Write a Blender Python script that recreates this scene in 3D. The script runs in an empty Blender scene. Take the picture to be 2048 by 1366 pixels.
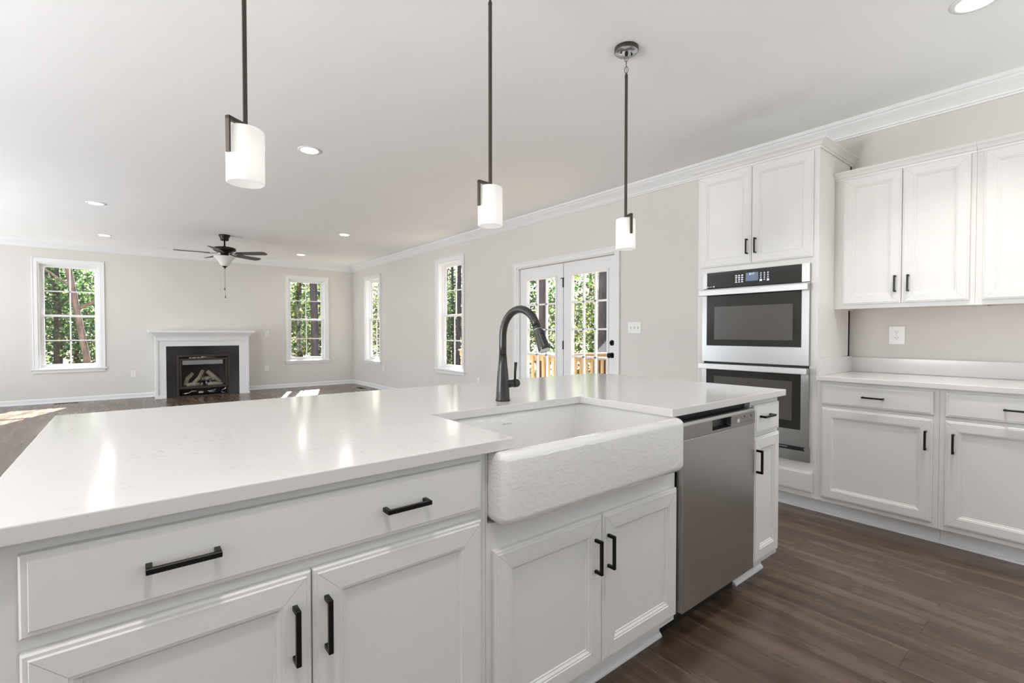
import bpy, bmesh, math, random
import numpy as np
from mathutils import Vector, Matrix

random.seed(7)
sc = bpy.context.scene
COL = sc.collection
R = math.radians

# ---------------------------------------------------------------- camera, world, sun, exposure
W, D, H = 4.12, 11.118, 2.73          # right wall x, far wall y, ceiling z
XL, YB = -4.4, -2.2                   # left wall x, rear wall y
CAM_Z = 1.1945
cam_d = bpy.data.cameras.new('camera')
cam_d.sensor_width = 36.0
cam_d.lens = 955.17 / 2048 * 36.0
cam_d.clip_start = 0.05
cam_d.clip_end = 400
cam = bpy.data.objects.new('camera', cam_d)
COL.objects.link(cam)
cam.location = (0, 0, CAM_Z)
yaw, pitch = 0.6752, 0.0187
fw = Vector((math.sin(yaw) * math.cos(pitch), math.cos(yaw) * math.cos(pitch), -math.sin(pitch)))
cam.rotation_euler = fw.to_track_quat('-Z', 'Y').to_euler()
sc.camera = cam

sc.view_settings.view_transform = 'Standard'
sc.view_settings.look = 'None'
sc.view_settings.gamma = 1.0
sc.view_settings.use_curve_mapping = False
sc.view_settings.exposure = 0.0
try:
    sc.cycles.use_denoising = True
    sc.cycles.max_bounces = 10
    sc.cycles.diffuse_bounces = 6
    sc.cycles.glossy_bounces = 5
    sc.cycles.transparent_max_bounces = 16
    sc.cycles.sample_clamp_indirect = 6.0
except Exception:
    pass

world = bpy.data.worlds.new('world')
sc.world = world
world.use_nodes = True
wn = world.node_tree
wn.nodes.clear()
sky = wn.nodes.new('ShaderNodeTexSky')
sky.sky_type = 'NISHITA'
sky.sun_disc = False
sky.sun_elevation = R(37.5)
sky.sun_rotation = R(19)
sky.air_density = 1.0
sky.dust_density = 2.5
bg = wn.nodes.new('ShaderNodeBackground')
bg.inputs['Strength'].default_value = 0.44
wo = wn.nodes.new('ShaderNodeOutputWorld')
wn.links.new(sky.outputs[0], bg.inputs[0])
wn.links.new(bg.outputs[0], wo.inputs[0])

sun_d = bpy.data.lights.new('sun', 'SUN')
sun_d.energy = 56.0
sun_d.angle = R(0.6)
sun_d.color = (1.0, 0.965, 0.90)
sun = bpy.data.objects.new('sun', sun_d)
COL.objects.link(sun)
sun.location = (8, 30, 20)
sun.rotation_euler = Vector((-0.28, -0.80, -0.65)).to_track_quat('-Z', 'Y').to_euler()

ADDED_UPLIGHT = 100.0     # base power of the added uplights out of view
DOWN_LIGHT = 9.0       # each recessed ceiling light (W)
PENDANT = 0.34


def area_light(name, loc, direction, sx, sy, energy, color=(1, 1, 1)):
    d = bpy.data.lights.new(name, 'AREA')
    d.shape = 'RECTANGLE'
    d.size, d.size_y = sx, sy
    d.energy = energy
    d.color = color
    o = bpy.data.objects.new(name, d)
    COL.objects.link(o)
    o.location = loc
    o.rotation_euler = Vector(direction).to_track_quat('-Z', 'Z').to_euler()
    return o


# unseen lamps added by the left and rear walls to brighten the ceiling
for wy, k in ((-0.4, 0.05), (2.1, 2.7), (7.2, 1.3), (9.7, 0.55)):
    area_light('window_daylight', (XL + 0.45, wy, 0.95), (0.7, 0, 1), 1.5, 1.3, ADDED_UPLIGHT * k, (0.95, 0.97, 1.0) if wy < 5 else (0.86, 0.93, 1.0))
for wx, k in ((-1.8, 0.02), (1.0, 0.02), (3.2, 0.25)):
    area_light('window_daylight', (wx, YB + 0.5, 1.25), (0, 0.42, 1), 1.5, 1.0, ADDED_UPLIGHT * k, (0.93, 0.965, 1.0))

# ---------------------------------------------------------------- materials


def mat(name, color=(0.8, 0.8, 0.8), rough=0.5, metal=0.0, spec=0.5, coat=0.0, emit=None, es=0.0):
    m = bpy.data.materials.new(name)
    m.use_nodes = True
    b = m.node_tree.nodes['Principled BSDF']
    b.inputs['Base Color'].default_value = (*color, 1)
    b.inputs['Roughness'].default_value = rough
    b.inputs['Metallic'].default_value = metal
    b.inputs['Specular IOR Level'].default_value = spec
    b.inputs['Coat Weight'].default_value = coat
    if emit:
        b.inputs['Emission Color'].default_value = (*emit, 1)
        b.inputs['Emission Strength'].default_value = es
    return m


def nd(m, t, **kw):
    n = m.node_tree.nodes.new(t)
    for k, v in kw.items():
        setattr(n, k, v)
    return n


def lk(m, a, b):
    m.node_tree.links.new(a, b)


def bsdf(m):
    return m.node_tree.nodes['Principled BSDF']


def pos(m, scale=(1, 1, 1), rot=(0, 0, 0)):
    g = nd(m, 'ShaderNodeNewGeometry')
    mp = nd(m, 'ShaderNodeMapping')
    mp.inputs['Scale'].default_value = scale
    mp.inputs['Rotation'].default_value = rot
    lk(m, g.outputs['Position'], mp.inputs['Vector'])
    return mp.outputs[0]


def noise(m, vec, scale, detail=3, rough=0.5, dist=0.0):
    n = nd(m, 'ShaderNodeTexNoise')
    n.inputs['Scale'].default_value = scale
    n.inputs['Detail'].default_value = detail
    n.inputs['Roughness'].default_value = rough
    n.inputs['Distortion'].default_value = dist
    lk(m, vec, n.inputs['Vector'])
    return n.outputs['Fac']


def ramp(m, fac, stops, interp='LINEAR'):
    r = nd(m, 'ShaderNodeValToRGB')
    r.color_ramp.interpolation = interp
    els = r.color_ramp.elements
    while len(els) < len(stops):
        els.new(0.5)
    for e, (p_, c) in zip(els, stops):
        e.position = p_
        e.color = (*c, 1) if len(c) == 3 else c
    lk(m, fac, r.inputs[0])
    return r.outputs[0]


def bump(m, height, strength=0.1, dist=0.01):
    b = nd(m, 'ShaderNodeBump')
    b.inputs['Strength'].default_value = strength
    b.inputs['Distance'].default_value = dist
    lk(m, height, b.inputs['Height'])
    lk(m, b.outputs[0], bsdf(m).inputs['Normal'])


def paint(name, c, rough, bs=0.03, scale=350.0, spec=0.4):
    m = mat(name, c, rough, spec=spec)
    v = pos(m)
    f = noise(m, v, 2.0, 2)
    c2 = tuple(x * 0.975 for x in c)
    lk(m, ramp(m, f, [(0.3, c2), (0.7, c)]), bsdf(m).inputs['Base Color'])
    bump(m, noise(m, v, scale, 2), bs, 0.002)
    return m


M = {}
M['wall'] = paint('beige_wall_paint', (0.70, 0.678, 0.642), 0.75)
M['ceiling'] = paint('white_ceiling_paint', (0.955, 0.96, 0.96), 0.9)
M['trim'] = paint('white_trim_paint', (0.83, 0.832, 0.835), 0.35, 0.01)
M['cab'] = paint('white_cabinet_paint', (0.78, 0.77, 0.745), 0.38, 0.01)
M['under'] = paint('raw_wood_underside', (0.42, 0.24, 0.13), 0.6)
M['black'] = mat('matte_black_metal', (0.012, 0.011, 0.010), 0.38, 0.6)
M['bronze'] = mat('oil_rubbed_bronze', (0.085, 0.070, 0.058), 0.35, 0.7)
M['faucet'] = mat('charcoal_faucet_metal', (0.060, 0.060, 0.057), 0.34, 0.8)
M['chrome'] = mat('chrome', (0.7, 0.7, 0.7), 0.12, 1.0)
M['canopy'] = mat('polished_canopy_plate', (0.55, 0.57, 0.60), 0.25, 0.9)
M['blackglass'] = mat('black_oven_glass', (0.018, 0.017, 0.015), 0.06, spec=0.6)
M['ovenwin'] = mat('tinted_oven_window', (0.085, 0.08, 0.075), 0.12, spec=0.8)
M['dark'] = mat('dark_plastic', (0.01, 0.01, 0.01), 0.5)
M['plastic'] = mat('white_plastic', (0.82, 0.82, 0.80), 0.3)
M['granite'] = mat('polished_black_tile', (0.022, 0.021, 0.020), 0.10, spec=0.6)
M['firebox'] = mat('firebox_metal', (0.045, 0.035, 0.030), 0.5, 0.3)
M['screen'] = mat('oven_display', (0.05, 0.07, 0.10), 0.2, emit=(0.20, 0.25, 0.34), es=0.55)
M['glyph'] = mat('lit_oven_symbols', (0.8, 0.82, 0.9), 0.4, emit=(0.75, 0.8, 1.0), es=0.8)
M['ink'] = mat('grey_print', (0.35, 0.35, 0.34), 0.5)
M['inkw'] = mat('white_print', (0.75, 0.75, 0.75), 0.5)
M['inkd'] = mat('dark_print', (0.05, 0.05, 0.05), 0.5)
M['log'] = paint('ceramic_log', (0.34, 0.28, 0.21), 0.9, 0.5, 60)
M['ember'] = paint('ember_stones', (0.30, 0.31, 0.33), 0.9, 0.5, 60)
M['fanblade'] = mat('brown_black_fan_blade', (0.075, 0.066, 0.055), 0.45)
M['fanmetal'] = mat('dark_fan_metal', (0.020, 0.018, 0.016), 0.35, 0.6)
M['frost'] = mat('alabaster_glass_bowl', (0.80, 0.80, 0.80), 0.35)
M['lens'] = mat('downlight_lens', (1, 1, 1), 0.5, emit=(1.0, 0.98, 0.95), es=9.0)
M['ltrim'] = mat('downlight_trim', (0.86, 0.86, 0.86), 0.5)
M['plug'] = mat('dark_slot', (0.03, 0.03, 0.03), 0.6)
M['pocket'] = mat('dark_steel_pocket', (0.10, 0.10, 0.098), 0.3, 0.9)
M['vent'] = mat('brown_floor_register', (0.05, 0.035, 0.025), 0.5, 0.4)
M['reveal'] = mat('fireclay_logo_grey', (0.45, 0.45, 0.44), 0.4)

# opal glass pendant shade: a lit lamp, brightest around the bulb
m = mat('lit_opal_glass', (0.9, 0.9, 0.88), 0.25)
tc = nd(m, 'ShaderNodeTexCoord')
sx = nd(m, 'ShaderNodeSeparateXYZ')
lk(m, tc.outputs['Generated'], sx.inputs[0])
f = ramp(m, sx.outputs['Z'], [(0.0, (0.75,) * 3), (0.25, (1.0,) * 3), (0.55, (1.0,) * 3), (1.0, (0.55,) * 3)])
mu = nd(m, 'ShaderNodeMath', operation='MULTIPLY')
lk(m, f, mu.inputs[0])
mu.inputs[1].default_value = PENDANT
bsdf(m).inputs['Emission Color'].default_value = (1.0, 0.975, 0.93, 1)
lk(m, mu.outputs[0], bsdf(m).inputs['Emission Strength'])
M['opal'] = m

# brushed stainless
for nm, sc_, col, rg in (('steel', (3, 3, 70), (0.42, 0.42, 0.42), 0.30), ('steel_h', (70, 2, 3), (0.50, 0.49, 0.475), 0.32),
                         ('steel_bright', (3, 3, 50), (0.52, 0.52, 0.51), 0.34), ('steel_dark', (3, 3, 70), (0.34, 0.335, 0.325), 0.33)):
    m = mat('brushed_' + nm, col, rg, 1.0)
    v = pos(m, sc_)
    f = noise(m, v, 4.0, 3)
    lk(m, ramp(m, f, [(0.3, (rg - 0.01,) * 3), (0.7, (rg + 0.015,) * 3)]), bsdf(m).inputs['Roughness'])
    M[nm] = m

# fireclay
m = mat('white_fireclay', (0.83, 0.82, 0.80), 0.10, spec=0.6, coat=0.4)
v = pos(m, (1, 1, 1.6), (0, R(25), 0))
bump(m, noise(m, v, 38.0, 2, 0.5, 0.6), 0.30, 0.006)
M['fireclay'] = m

# quartz
m = mat('white_quartz', (0.8, 0.79, 0.77), 0.13, spec=0.5)
v = pos(m)
big = noise(m, v, 2.2, 4, 0.6, 1.5)
spk = noise(m, v, 55.0, 5, 0.75, 1.2)
msk = ramp(m, big, [(0.50, (0, 0, 0)), (0.64, (1, 1, 1))])
sp = ramp(m, spk, [(0.30, (1, 1, 1)), (0.44, (0, 0, 0))])
mm = nd(m, 'ShaderNodeMath', operation='MULTIPLY')
lk(m, msk, mm.inputs[0])
lk(m, sp, mm.inputs[1])
mix = nd(m, 'ShaderNodeMix', data_type='RGBA')
mix.inputs['A'].default_value = (0.735, 0.72, 0.70, 1)
mix.inputs['B'].default_value = (0.40, 0.40, 0.39, 1)
lk(m, mm.outputs[0], mix.inputs['Factor'])
lk(m, mix.outputs['Result'], bsdf(m).inputs['Base Color'])
M['quartz'] = m

# wood plank floor: planks run along Y
m = mat('dark_wood_plank_floor', (0.1, 0.07, 0.05), 0.42, spec=0.75)
g = nd(m, 'ShaderNodeNewGeometry')
mp = nd(m, 'ShaderNodeMapping')
mp.inputs['Rotation'].default_value = (0, 0, R(90))
lk(m, g.outputs['Position'], mp.inputs['Vector'])
br = nd(m, 'ShaderNodeTexBrick')
br.offset = 0.37
br.inputs['Color1'].default_value = (0.0, 0.0, 0.0, 1)
br.inputs['Color2'].default_value = (1, 1, 1, 1)
br.inputs['Mortar'].default_value = (0.5, 0.5, 0.5, 1)
br.inputs['Scale'].default_value = 1.0
br.inputs['Mortar Size'].default_value = 0.0012
br.inputs['Brick Width'].default_value = 1.22
br.inputs['Row Height'].default_value = 0.152
lk(m, mp.outputs[0], br.inputs['Vector'])
# per plank offset for the grain
add = nd(m, 'ShaderNodeVectorMath', operation='ADD')
sc1 = nd(m, 'ShaderNodeVectorMath', operation='SCALE')
sc1.inputs['Scale'].default_value = 13.0
lk(m, br.outputs['Color'], sc1.inputs[0])
mp2 = nd(m, 'ShaderNodeMapping')
mp2.inputs['Scale'].default_value = (15.0, 1.3, 1.0)
lk(m, g.outputs['Position'], mp2.inputs['Vector'])
lk(m, mp2.outputs[0], add.inputs[0])
lk(m, sc1.outputs[0], add.inputs[1])
n1 = noise(m, add.outputs[0], 1.0, 4, 0.55, 0.1)
n2 = noise(m, add.outputs[0], 7.0, 3, 0.6)
c1 = ramp(m, n1, [(0.28, (0.056, 0.033, 0.020)), (0.5, (0.098, 0.061, 0.040)), (0.72, (0.180, 0.124, 0.086))])
mx = nd(m, 'ShaderNodeMix', data_type='RGBA', blend_type='MULTIPLY')
mx.inputs['Factor'].default_value = 0.5
lk(m, c1, mx.inputs['A'])
lk(m, ramp(m, n2, [(0.3, (0.75,) * 3), (0.7, (1.1,) * 3)]), mx.inputs['B'])
mx2 = nd(m, 'ShaderNodeMix', data_type='RGBA', blend_type='MULTIPLY')
mx2.inputs['Factor'].default_value = 1.0
lk(m, mx.outputs['Result'], mx2.inputs['A'])
lk(m, ramp(m, br.outputs['Color'], [(0.0, (0.88,) * 3), (1.0, (1.13,) * 3)]), mx2.inputs['B'])
mx3 = nd(m, 'ShaderNodeMix', data_type='RGBA')
lk(m, br.outputs['Fac'], mx3.inputs['Factor'])
lk(m, mx2.outputs['Result'], mx3.inputs['A'])
mx3.inputs['B'].default_value = (0.03, 0.02, 0.014, 1)
lk(m, mx3.outputs['Result'], bsdf(m).inputs['Base Color'])
lk(m, ramp(m, n1, [(0.3, (0.25,) * 3), (0.7, (0.29,) * 3)]), bsdf(m).inputs['Roughness'])
M['floor'] = m

# pane glass: clear with a surface reflection
m = bpy.data.materials.new('clear_pane_glass')
m.use_nodes = True
m.node_tree.nodes.clear()
o_ = nd(m, 'ShaderNodeOutputMaterial')
tr = nd(m, 'ShaderNodeBsdfTransparent')
tr.inputs[0].default_value = (0.97, 0.98, 0.98, 1)
gl = nd(m, 'ShaderNodeBsdfGlossy')
gl.inputs['Roughness'].default_value = 0.03
lw = nd(m, 'ShaderNodeLayerWeight')
lw.inputs['Blend'].default_value = 0.5
pw = nd(m, 'ShaderNodeMath', operation='POWER')
pw.inputs[1].default_value = 4.5
lk(m, lw.outputs['Facing'], pw.inputs[0])
fr = nd(m, 'ShaderNodeMath', operation='MULTIPLY_ADD')
fr.inputs[1].default_value = 0.55
fr.inputs[2].default_value = 0.025
lk(m, pw.outputs[0], fr.inputs[0])
ms = nd(m, 'ShaderNodeMixShader')
lk(m, fr.outputs[0], ms.inputs[0])
lk(m, tr.outputs[0], ms.inputs[1])
lk(m, gl.outputs[0], ms.inputs[2])
lk(m, ms.outputs[0], o_.inputs[0])
M['pane'] = m

# outside
m = paint('cedar_deck_wood', (0.36, 0.245, 0.13), 0.7, 0.2, 40)
M['deck'] = m
m = mat('leaf_litter_ground', (0.2, 0.15, 0.08), 0.95)
v = pos(m)
lk(m, ramp(m, noise(m, v, 1.4, 8, 0.75), [(0.3, (0.04, 0.06, 0.02)), (0.5, (0.12, 0.09, 0.05)), (0.7, (0.20, 0.16, 0.09))]), bsdf(m).inputs['Base Color'])
M['ground'] = m
for nm, cs in (('bark', ((0.028, 0.022, 0.028), (0.08, 0.065, 0.075))), ('barkb', ((0.04, 0.03, 0.03), (0.13, 0.085, 0.07)))):
    m = mat('tree_' + nm, (0.1, 0.08, 0.07), 0.9)
    v = pos(m, (1, 1, 0.25))
    n_ = noise(m, v, 14.0, 4, 0.7)
    lk(m, ramp(m, n_, [(0.35, cs[0]), (0.65, cs[1])]), bsdf(m).inputs['Base Color'])
    bump(m, n_, 0.6, 0.03)
    M[nm] = m


def leafmat(name, stops):
    m = bpy.data.materials.new(name)
    m.use_nodes = True
    nt = m.node_tree
    nt.nodes.clear()
    o_ = nd(m, 'ShaderNodeOutputMaterial')
    g = nd(m, 'ShaderNodeNewGeometry')
    c = ramp(m, g.outputs['Random Per Island'], stops, 'CONSTANT')
    df = nd(m, 'ShaderNodeBsdfDiffuse')
    tl = nd(m, 'ShaderNodeBsdfTranslucent')
    gm = nd(m, 'ShaderNodeBsdfGlossy')
    gm.inputs['Roughness'].default_value = 0.45
    a = nd(m, 'ShaderNodeMixShader')
    a.inputs[0].default_value = 0.5
    b = nd(m, 'ShaderNodeMixShader')
    b.inputs[0].default_value = 0.06
    lk(m, c, df.inputs[0])
    lk(m, c, tl.inputs[0])
    lk(m, df.outputs[0], a.inputs[1])
    lk(m, tl.outputs[0], a.inputs[2])
    lk(m, a.outputs[0], b.inputs[1])
    lk(m, gm.outputs[0], b.inputs[2])
    lk(m, b.outputs[0], o_.inputs[0])
    return m


M['leaf_green'] = leafmat('green_leaves', [(0, (0.017, 0.050, 0.013)), (0.3, (0.038, 0.091, 0.023)), (0.6, (0.071, 0.131, 0.035)), (0.82, (0.139, 0.181, 0.063)), (0.93, (0.214, 0.222, 0.139))])
M['leaf_yellow'] = leafmat('yellow_green_leaves', [(0, (0.025, 0.065, 0.015)), (0.25, (0.071, 0.121, 0.025)), (0.5, (0.131, 0.166, 0.040)), (0.75, (0.214, 0.206, 0.071)), (0.93, (0.227, 0.214, 0.151))])
M['leaf_orange'] = leafmat('autumn_mixed_leaves', [(0, (0.020, 0.055, 0.015)), (0.3, (0.055, 0.106, 0.025)), (0.55, (0.146, 0.156, 0.046)), (0.76, (0.214, 0.202, 0.113)), (0.86, (0.202, 0.106, 0.050))])

# ---------------------------------------------------------------- mesh helpers


class MB:
    def __init__(self):
        self.v, self.f, self.sm, self.mi = [], [], [], []

    def add(self, vs, fs, smooth=False, mi=0):
        n = len(self.v)
        self.mi += [mi] * len(fs)
        self.v += [tuple(x) for x in vs]
        self.f += [tuple(i + n for i in f) for f in fs]
        self.sm += [smooth] * len(fs)
        return self

    def box(self, x0, x1, y0, y1, z0, z1):
        vs = [(x, y, z) for x in (x0, x1) for y in (y0, y1) for z in (z0, z1)]
        return self.add(vs, [(0, 1, 3, 2), (4, 6, 7, 5), (0, 4, 5, 1), (2, 3, 7, 6), (0, 2, 6, 4), (1, 5, 7, 3)])

    def boxf(self, F, u0, u1, v0, v1, n0, n1):
        """box in a local frame F = (origin, u, v, n)"""
        o, u, v, n = F
        vs = [o + u * a + v * b + n * c for a in (u0, u1) for b in (v0, v1) for c in (n0, n1)]
        return self.add(vs, [(0, 1, 3, 2), (4, 6, 7, 5), (0, 4, 5, 1), (2, 3, 7, 6), (0, 2, 6, 4), (1, 5, 7, 3)])

    def grid(self, F, us, vs_, holes, n0, n1):
        """slab between n0 and n1 spanning us x vs_ with rectangular holes (u0,u1,v0,v1)"""
        o, u, v, n = F
        U = sorted(set(list(us) + [h[0] for h in holes] + [h[1] for h in holes]))
        V = sorted(set(list(vs_) + [h[2] for h in holes] + [h[3] for h in holes]))
        U = [a for a in U if us[0] - 1e-9 <= a <= us[-1] + 1e-9]
        V = [a for a in V if vs_[0] - 1e-9 <= a <= vs_[-1] + 1e-9]

        def solid(i, j):
            if i < 0 or j < 0 or i >= len(U) - 1 or j >= len(V) - 1:
                return False
            cu, cv = (U[i] + U[i + 1]) / 2, (V[j] + V[j + 1]) / 2
            return not any(h[0] < cu < h[1] and h[2] < cv < h[3] for h in holes)
        vid, vs, fs = {}, [], []

        def P(i, j, k):
            if (i, j, k) not in vid:
                vid[(i, j, k)] = len(vs)
                vs.append(o + u * U[i] + v * V[j] + n * (n1 if k else n0))
            return vid[(i, j, k)]
        for i in range(len(U) - 1):
            for j in range(len(V) - 1):
                if not solid(i, j):
                    continue
                fs.append((P(i, j, 1), P(i + 1, j, 1), P(i + 1, j + 1, 1), P(i, j + 1, 1)))
                fs.append((P(i, j, 0), P(i, j + 1, 0), P(i + 1, j + 1, 0), P(i + 1, j, 0)))
                if not solid(i - 1, j):
                    fs.append((P(i, j, 0), P(i, j, 1), P(i, j + 1, 1), P(i, j + 1, 0)))
                if not solid(i + 1, j):
                    fs.append((P(i + 1, j, 0), P(i + 1, j + 1, 0), P(i + 1, j + 1, 1), P(i + 1, j, 1)))
                if not solid(i, j - 1):
                    fs.append((P(i, j, 0), P(i + 1, j, 0), P(i + 1, j, 1), P(i, j, 1)))
                if not solid(i, j + 1):
                    fs.append((P(i, j + 1, 0), P(i, j + 1, 1), P(i + 1, j + 1, 1), P(i + 1, j + 1, 0)))
        self.add(vs, fs)
        return self

    def rings(self, F, u0, u1, v0, v1, prof):
        """framed panel: concentric rectangles (inset, height)"""
        o, u, v, n = F
        vs, fs = [], []
        for ins, h in prof:
            for a, b in ((u0 + ins, v0 + ins), (u1 - ins, v0 + ins), (u1 - ins, v1 - ins), (u0 + ins, v1 - ins)):
                vs.append(o + u * a + v * b + n * h)
        for k in range(len(prof) - 1):
            for i in range(4):
                j = (i + 1) % 4
                fs.append((4 * k + i, 4 * k + j, 4 * k + 4 + j, 4 * k + 4 + i))
        k = 4 * (len(prof) - 1)
        fs.append((k, k + 1, k + 2, k + 3))
        fs.append((3, 2, 1, 0))
        return self.add(vs, fs)

    def prism(self, pts, fn0, fn1, smooth=False):
        """extrude 2-D outline pts; fn0/fn1 map (a,b) to 3-D"""
        n = len(pts)
        vs = [fn0(*p_) for p_ in pts] + [fn1(*p_) for p_ in pts]
        fs = [(i, (i + 1) % n, n + (i + 1) % n, n + i) for i in range(n)]
        fs.append(tuple(range(n))[::-1])
        fs.append(tuple(range(n, 2 * n)))
        return self.add(vs, fs, smooth)

    def lathe(self, c, prof, seg=32, axis='Z', smooth=True):
        """prof: list of (radius, height); capped if radius 0"""
        vs, fs = [], []
        for r, h in prof:
            for i in range(seg):
                a = 2 * math.pi * i / seg
                x, y = r * math.cos(a), r * math.sin(a)
                if axis == 'Z':
                    vs.append((c[0] + x, c[1] + y, c[2] + h))
                elif axis == 'X':
                    vs.append((c[0] + h, c[1] + x, c[2] + y))
                else:
                    vs.append((c[0] + x, c[1] + h, c[2] + y))
        for k in range(len(prof) - 1):
            for i in range(seg):
                j = (i + 1) % seg
                fs.append((k * seg + i, k * seg + j, (k + 1) * seg + j, (k + 1) * seg + i))
        n = len(prof) - 1
        self.add(vs, fs, smooth)
        base = len(self.v) - len(vs)
        self.f.append(tuple(base + i for i in range(seg))[::-1])
        self.f.append(tuple(base + n * seg + i for i in range(seg)))
        self.sm += [False, False]
        self.mi += [0, 0]
        return self

    def tube(self, pts, rad, seg=12, closed=False, smooth=True):
        pts = [Vector(p_) for p_ in pts]
        n = len(pts)
        rads = rad if isinstance(rad, (list, tuple)) else [rad] * n
        vs, fs = [], []
        up = None
        for i, p_ in enumerate(pts):
            if closed:
                t = pts[(i + 1) % n] - pts[i - 1]
            else:
                t = pts[min(i + 1, n - 1)] - pts[max(i - 1, 0)]
            t.normalize()
            if up is None:
                up = Vector((0, 0, 1)) if abs(t.z) < 0.9 else Vector((1, 0, 0))
            s = t.cross(up).normalized()
            up = s.cross(t).normalized()
            for k in range(seg):
                a = 2 * math.pi * k / seg
                vs.append(p_ + (s * math.cos(a) + up * math.sin(a)) * rads[i])
        for i in range(n if closed else n - 1):
            i2 = (i + 1) % n
            for k in range(seg):
                k2 = (k + 1) % seg
                fs.append((i * seg + k, i * seg + k2, i2 * seg + k2, i2 * seg + k))
        if not closed:
            fs.append(tuple(range(seg))[::-1])
            fs.append(tuple((n - 1) * seg + k for k in range(seg)))
        return self.add(vs, fs, smooth)

    def obj(self, name, material, parent=None, bevel=0.0, seg=2, recalc=True):
        off = Vector((0, 0, 0))
        root = parent
        while root is not None:
            off += root.location
            root = root.parent
        me = bpy.data.meshes.new(name)
        me.from_pydata([tuple(Vector(p_) - off) for p_ in self.v], [], self.f)
        me.polygons.foreach_set('use_smooth', self.sm)
        if recalc:
            bm = bmesh.new()
            bm.from_mesh(me)
            bmesh.ops.recalc_face_normals(bm, faces=bm.faces)
            bm.to_mesh(me)
            bm.free()
        for mt_ in (material if isinstance(material, (list, tuple)) else [material]):
            me.materials.append(mt_)
        me.polygons.foreach_set('material_index', self.mi)
        me.update()
        o = bpy.data.objects.new(name, me)
        COL.objects.link(o)
        if parent is not None:
            o.parent = parent
        if bevel > 0:
            bv = o.modifiers.new('bevel', 'BEVEL')
            bv.width = bevel
            bv.segments = seg
            bv.limit_method = 'ANGLE'
            bv.angle_limit = R(40)
        return o


def tag(o, label=None, cat=None, group=None, kind=None):
    if label:
        o['label'] = label
    if cat:
        o['category'] = cat
    if group:
        o['group'] = group
    if kind:
        o['kind'] = kind
    return o


def thing(name, loc, label, cat, group=None, kind=None):
    o = bpy.data.objects.new(name, None)
    o.empty_display_size = 0.1
    COL.objects.link(o)
    o.location = loc
    return tag(o, label, cat, group, kind)


V3 = Vector
Z = V3((0, 0, 1))


def FI(y):      # island front frame: u = x, v = z, n towards the kitchen (-y)
    return (V3((0, y, 0)), V3((1, 0, 0)), Z, V3((0, -1, 0)))


def FR(x):      # right wall frame: u = y, v = z, n into the room (-x)
    return (V3((x, 0, 0)), V3((0, 1, 0)), Z, V3((-1, 0, 0)))


def FF(y):      # far wall frame: u = x, n into the room (-y)
    return FI(y)


# ---------------------------------------------------------------- room shell
WT = 0.16
win_far = [(-1.185, -0.405, 0.585, 2.37), (2.70, 3.48, 0.585, 2.37)]
win_right = [(9.60, 10.37, 0.585, 2.37), (6.40, 7.17, 0.585, 2.37)]
door_hole = (3.345, 5.035, 0.0, 2.065)
tag(MB().box(XL - WT, W + WT, YB - WT, D + WT, -0.12, 0.0).obj('floor', M['floor']), kind='structure')
tag(MB().box(XL - WT, W + WT, YB - WT, D + WT, H, H + 0.15).obj('ceiling', M['ceiling']), kind='structure')
tag(MB().grid(FF(D), (XL - WT, W + WT), (0, H), win_far, -WT, 0).obj('wall_far', M['wall']), kind='structure')
tag(MB().grid(FR(W), (YB, D), (0, H), win_right + [door_hole], -WT, 0).obj('wall_right', M['wall']), kind='structure')
added_win_left = [(y - 0.45, y + 0.45, 0.585, 2.37) for y in (-0.4, 2.1, 7.2, 9.7)]  # windows out of view, added along with the uplights to light the room
added_win_rear = [(x - 0.45, x + 0.45, 1.05, 2.37) for x in (-1.8, 1.0, 3.2)]  # likewise added, behind the camera
tag(MB().grid((V3((XL, 0, 0)), V3((0, 1, 0)), Z, V3((1, 0, 0))), (YB, D), (0, H), added_win_left, -WT, 0).obj('wall_left', M['wall']), kind='structure')
tag(MB().grid((V3((0, YB, 0)), V3((1, 0, 0)), Z, V3((0, 1, 0))), (XL - WT, W + WT), (0, H), added_win_rear, -WT, 0).obj('wall_rear', M['wall']), kind='structure')

CR = [(0, 2.608), (0.010, 2.608), (0.012, 2.618), (0.020, 2.622), (0.022, 2.630), (0.030, 2.645), (0.044, 2.664), (0.060, 2.682),
      (0.070, 2.694), (0.071, 2.702), (0.080, 2.706), (0.084, 2.714), (0.084, 2.73), (0, 2.73)]
tag(MB().prism(CR, lambda a, b: (W - a, YB, b), lambda a, b: (W - a, D, b)).obj('trim_1', M['trim']), kind='structure')
tag(MB().prism(CR, lambda a, b: (XL, D - a, b), lambda a, b: (W, D - a, b)).obj('trim_2', M['trim']), kind='structure')
tag(MB().prism(CR, lambda a, b: (XL + a, YB, b), lambda a, b: (XL + a, D, b)).obj('trim_3', M['trim']), kind='structure')
BBP = [(0, 0), (0.022, 0), (0.022, 0.012), (0.014, 0.02), (0.013, 0.072), (0.008, 0.082), (0, 0.084)]
FPX0, FPX1 = 0.353, 1.842
b_ = MB()
b_.prism(BBP, lambda a, b: (XL, D - a, b), lambda a, b: (FPX0, D - a, b))
b_.prism(BBP, lambda a, b: (FPX1, D - a, b), lambda a, b: (W, D - a, b))
tag(b_.obj('baseboard_far', M['trim']), kind='structure')
b_ = MB()
b_.prism(BBP, lambda a, b: (W - a, 5.11, b), lambda a, b: (W - a, D, b))
b_.prism(BBP, lambda a, b: (W - a, 2.035, b), lambda a, b: (W - a, 3.285, b))
tag(b_.obj('baseboard_right', M['trim']), kind='structure')
tag(MB().prism(BBP, lambda a, b: (XL + a, YB, b), lambda a, b: (XL + a, D, b)).obj('baseboard_left', M['trim']), kind='structure')


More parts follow.
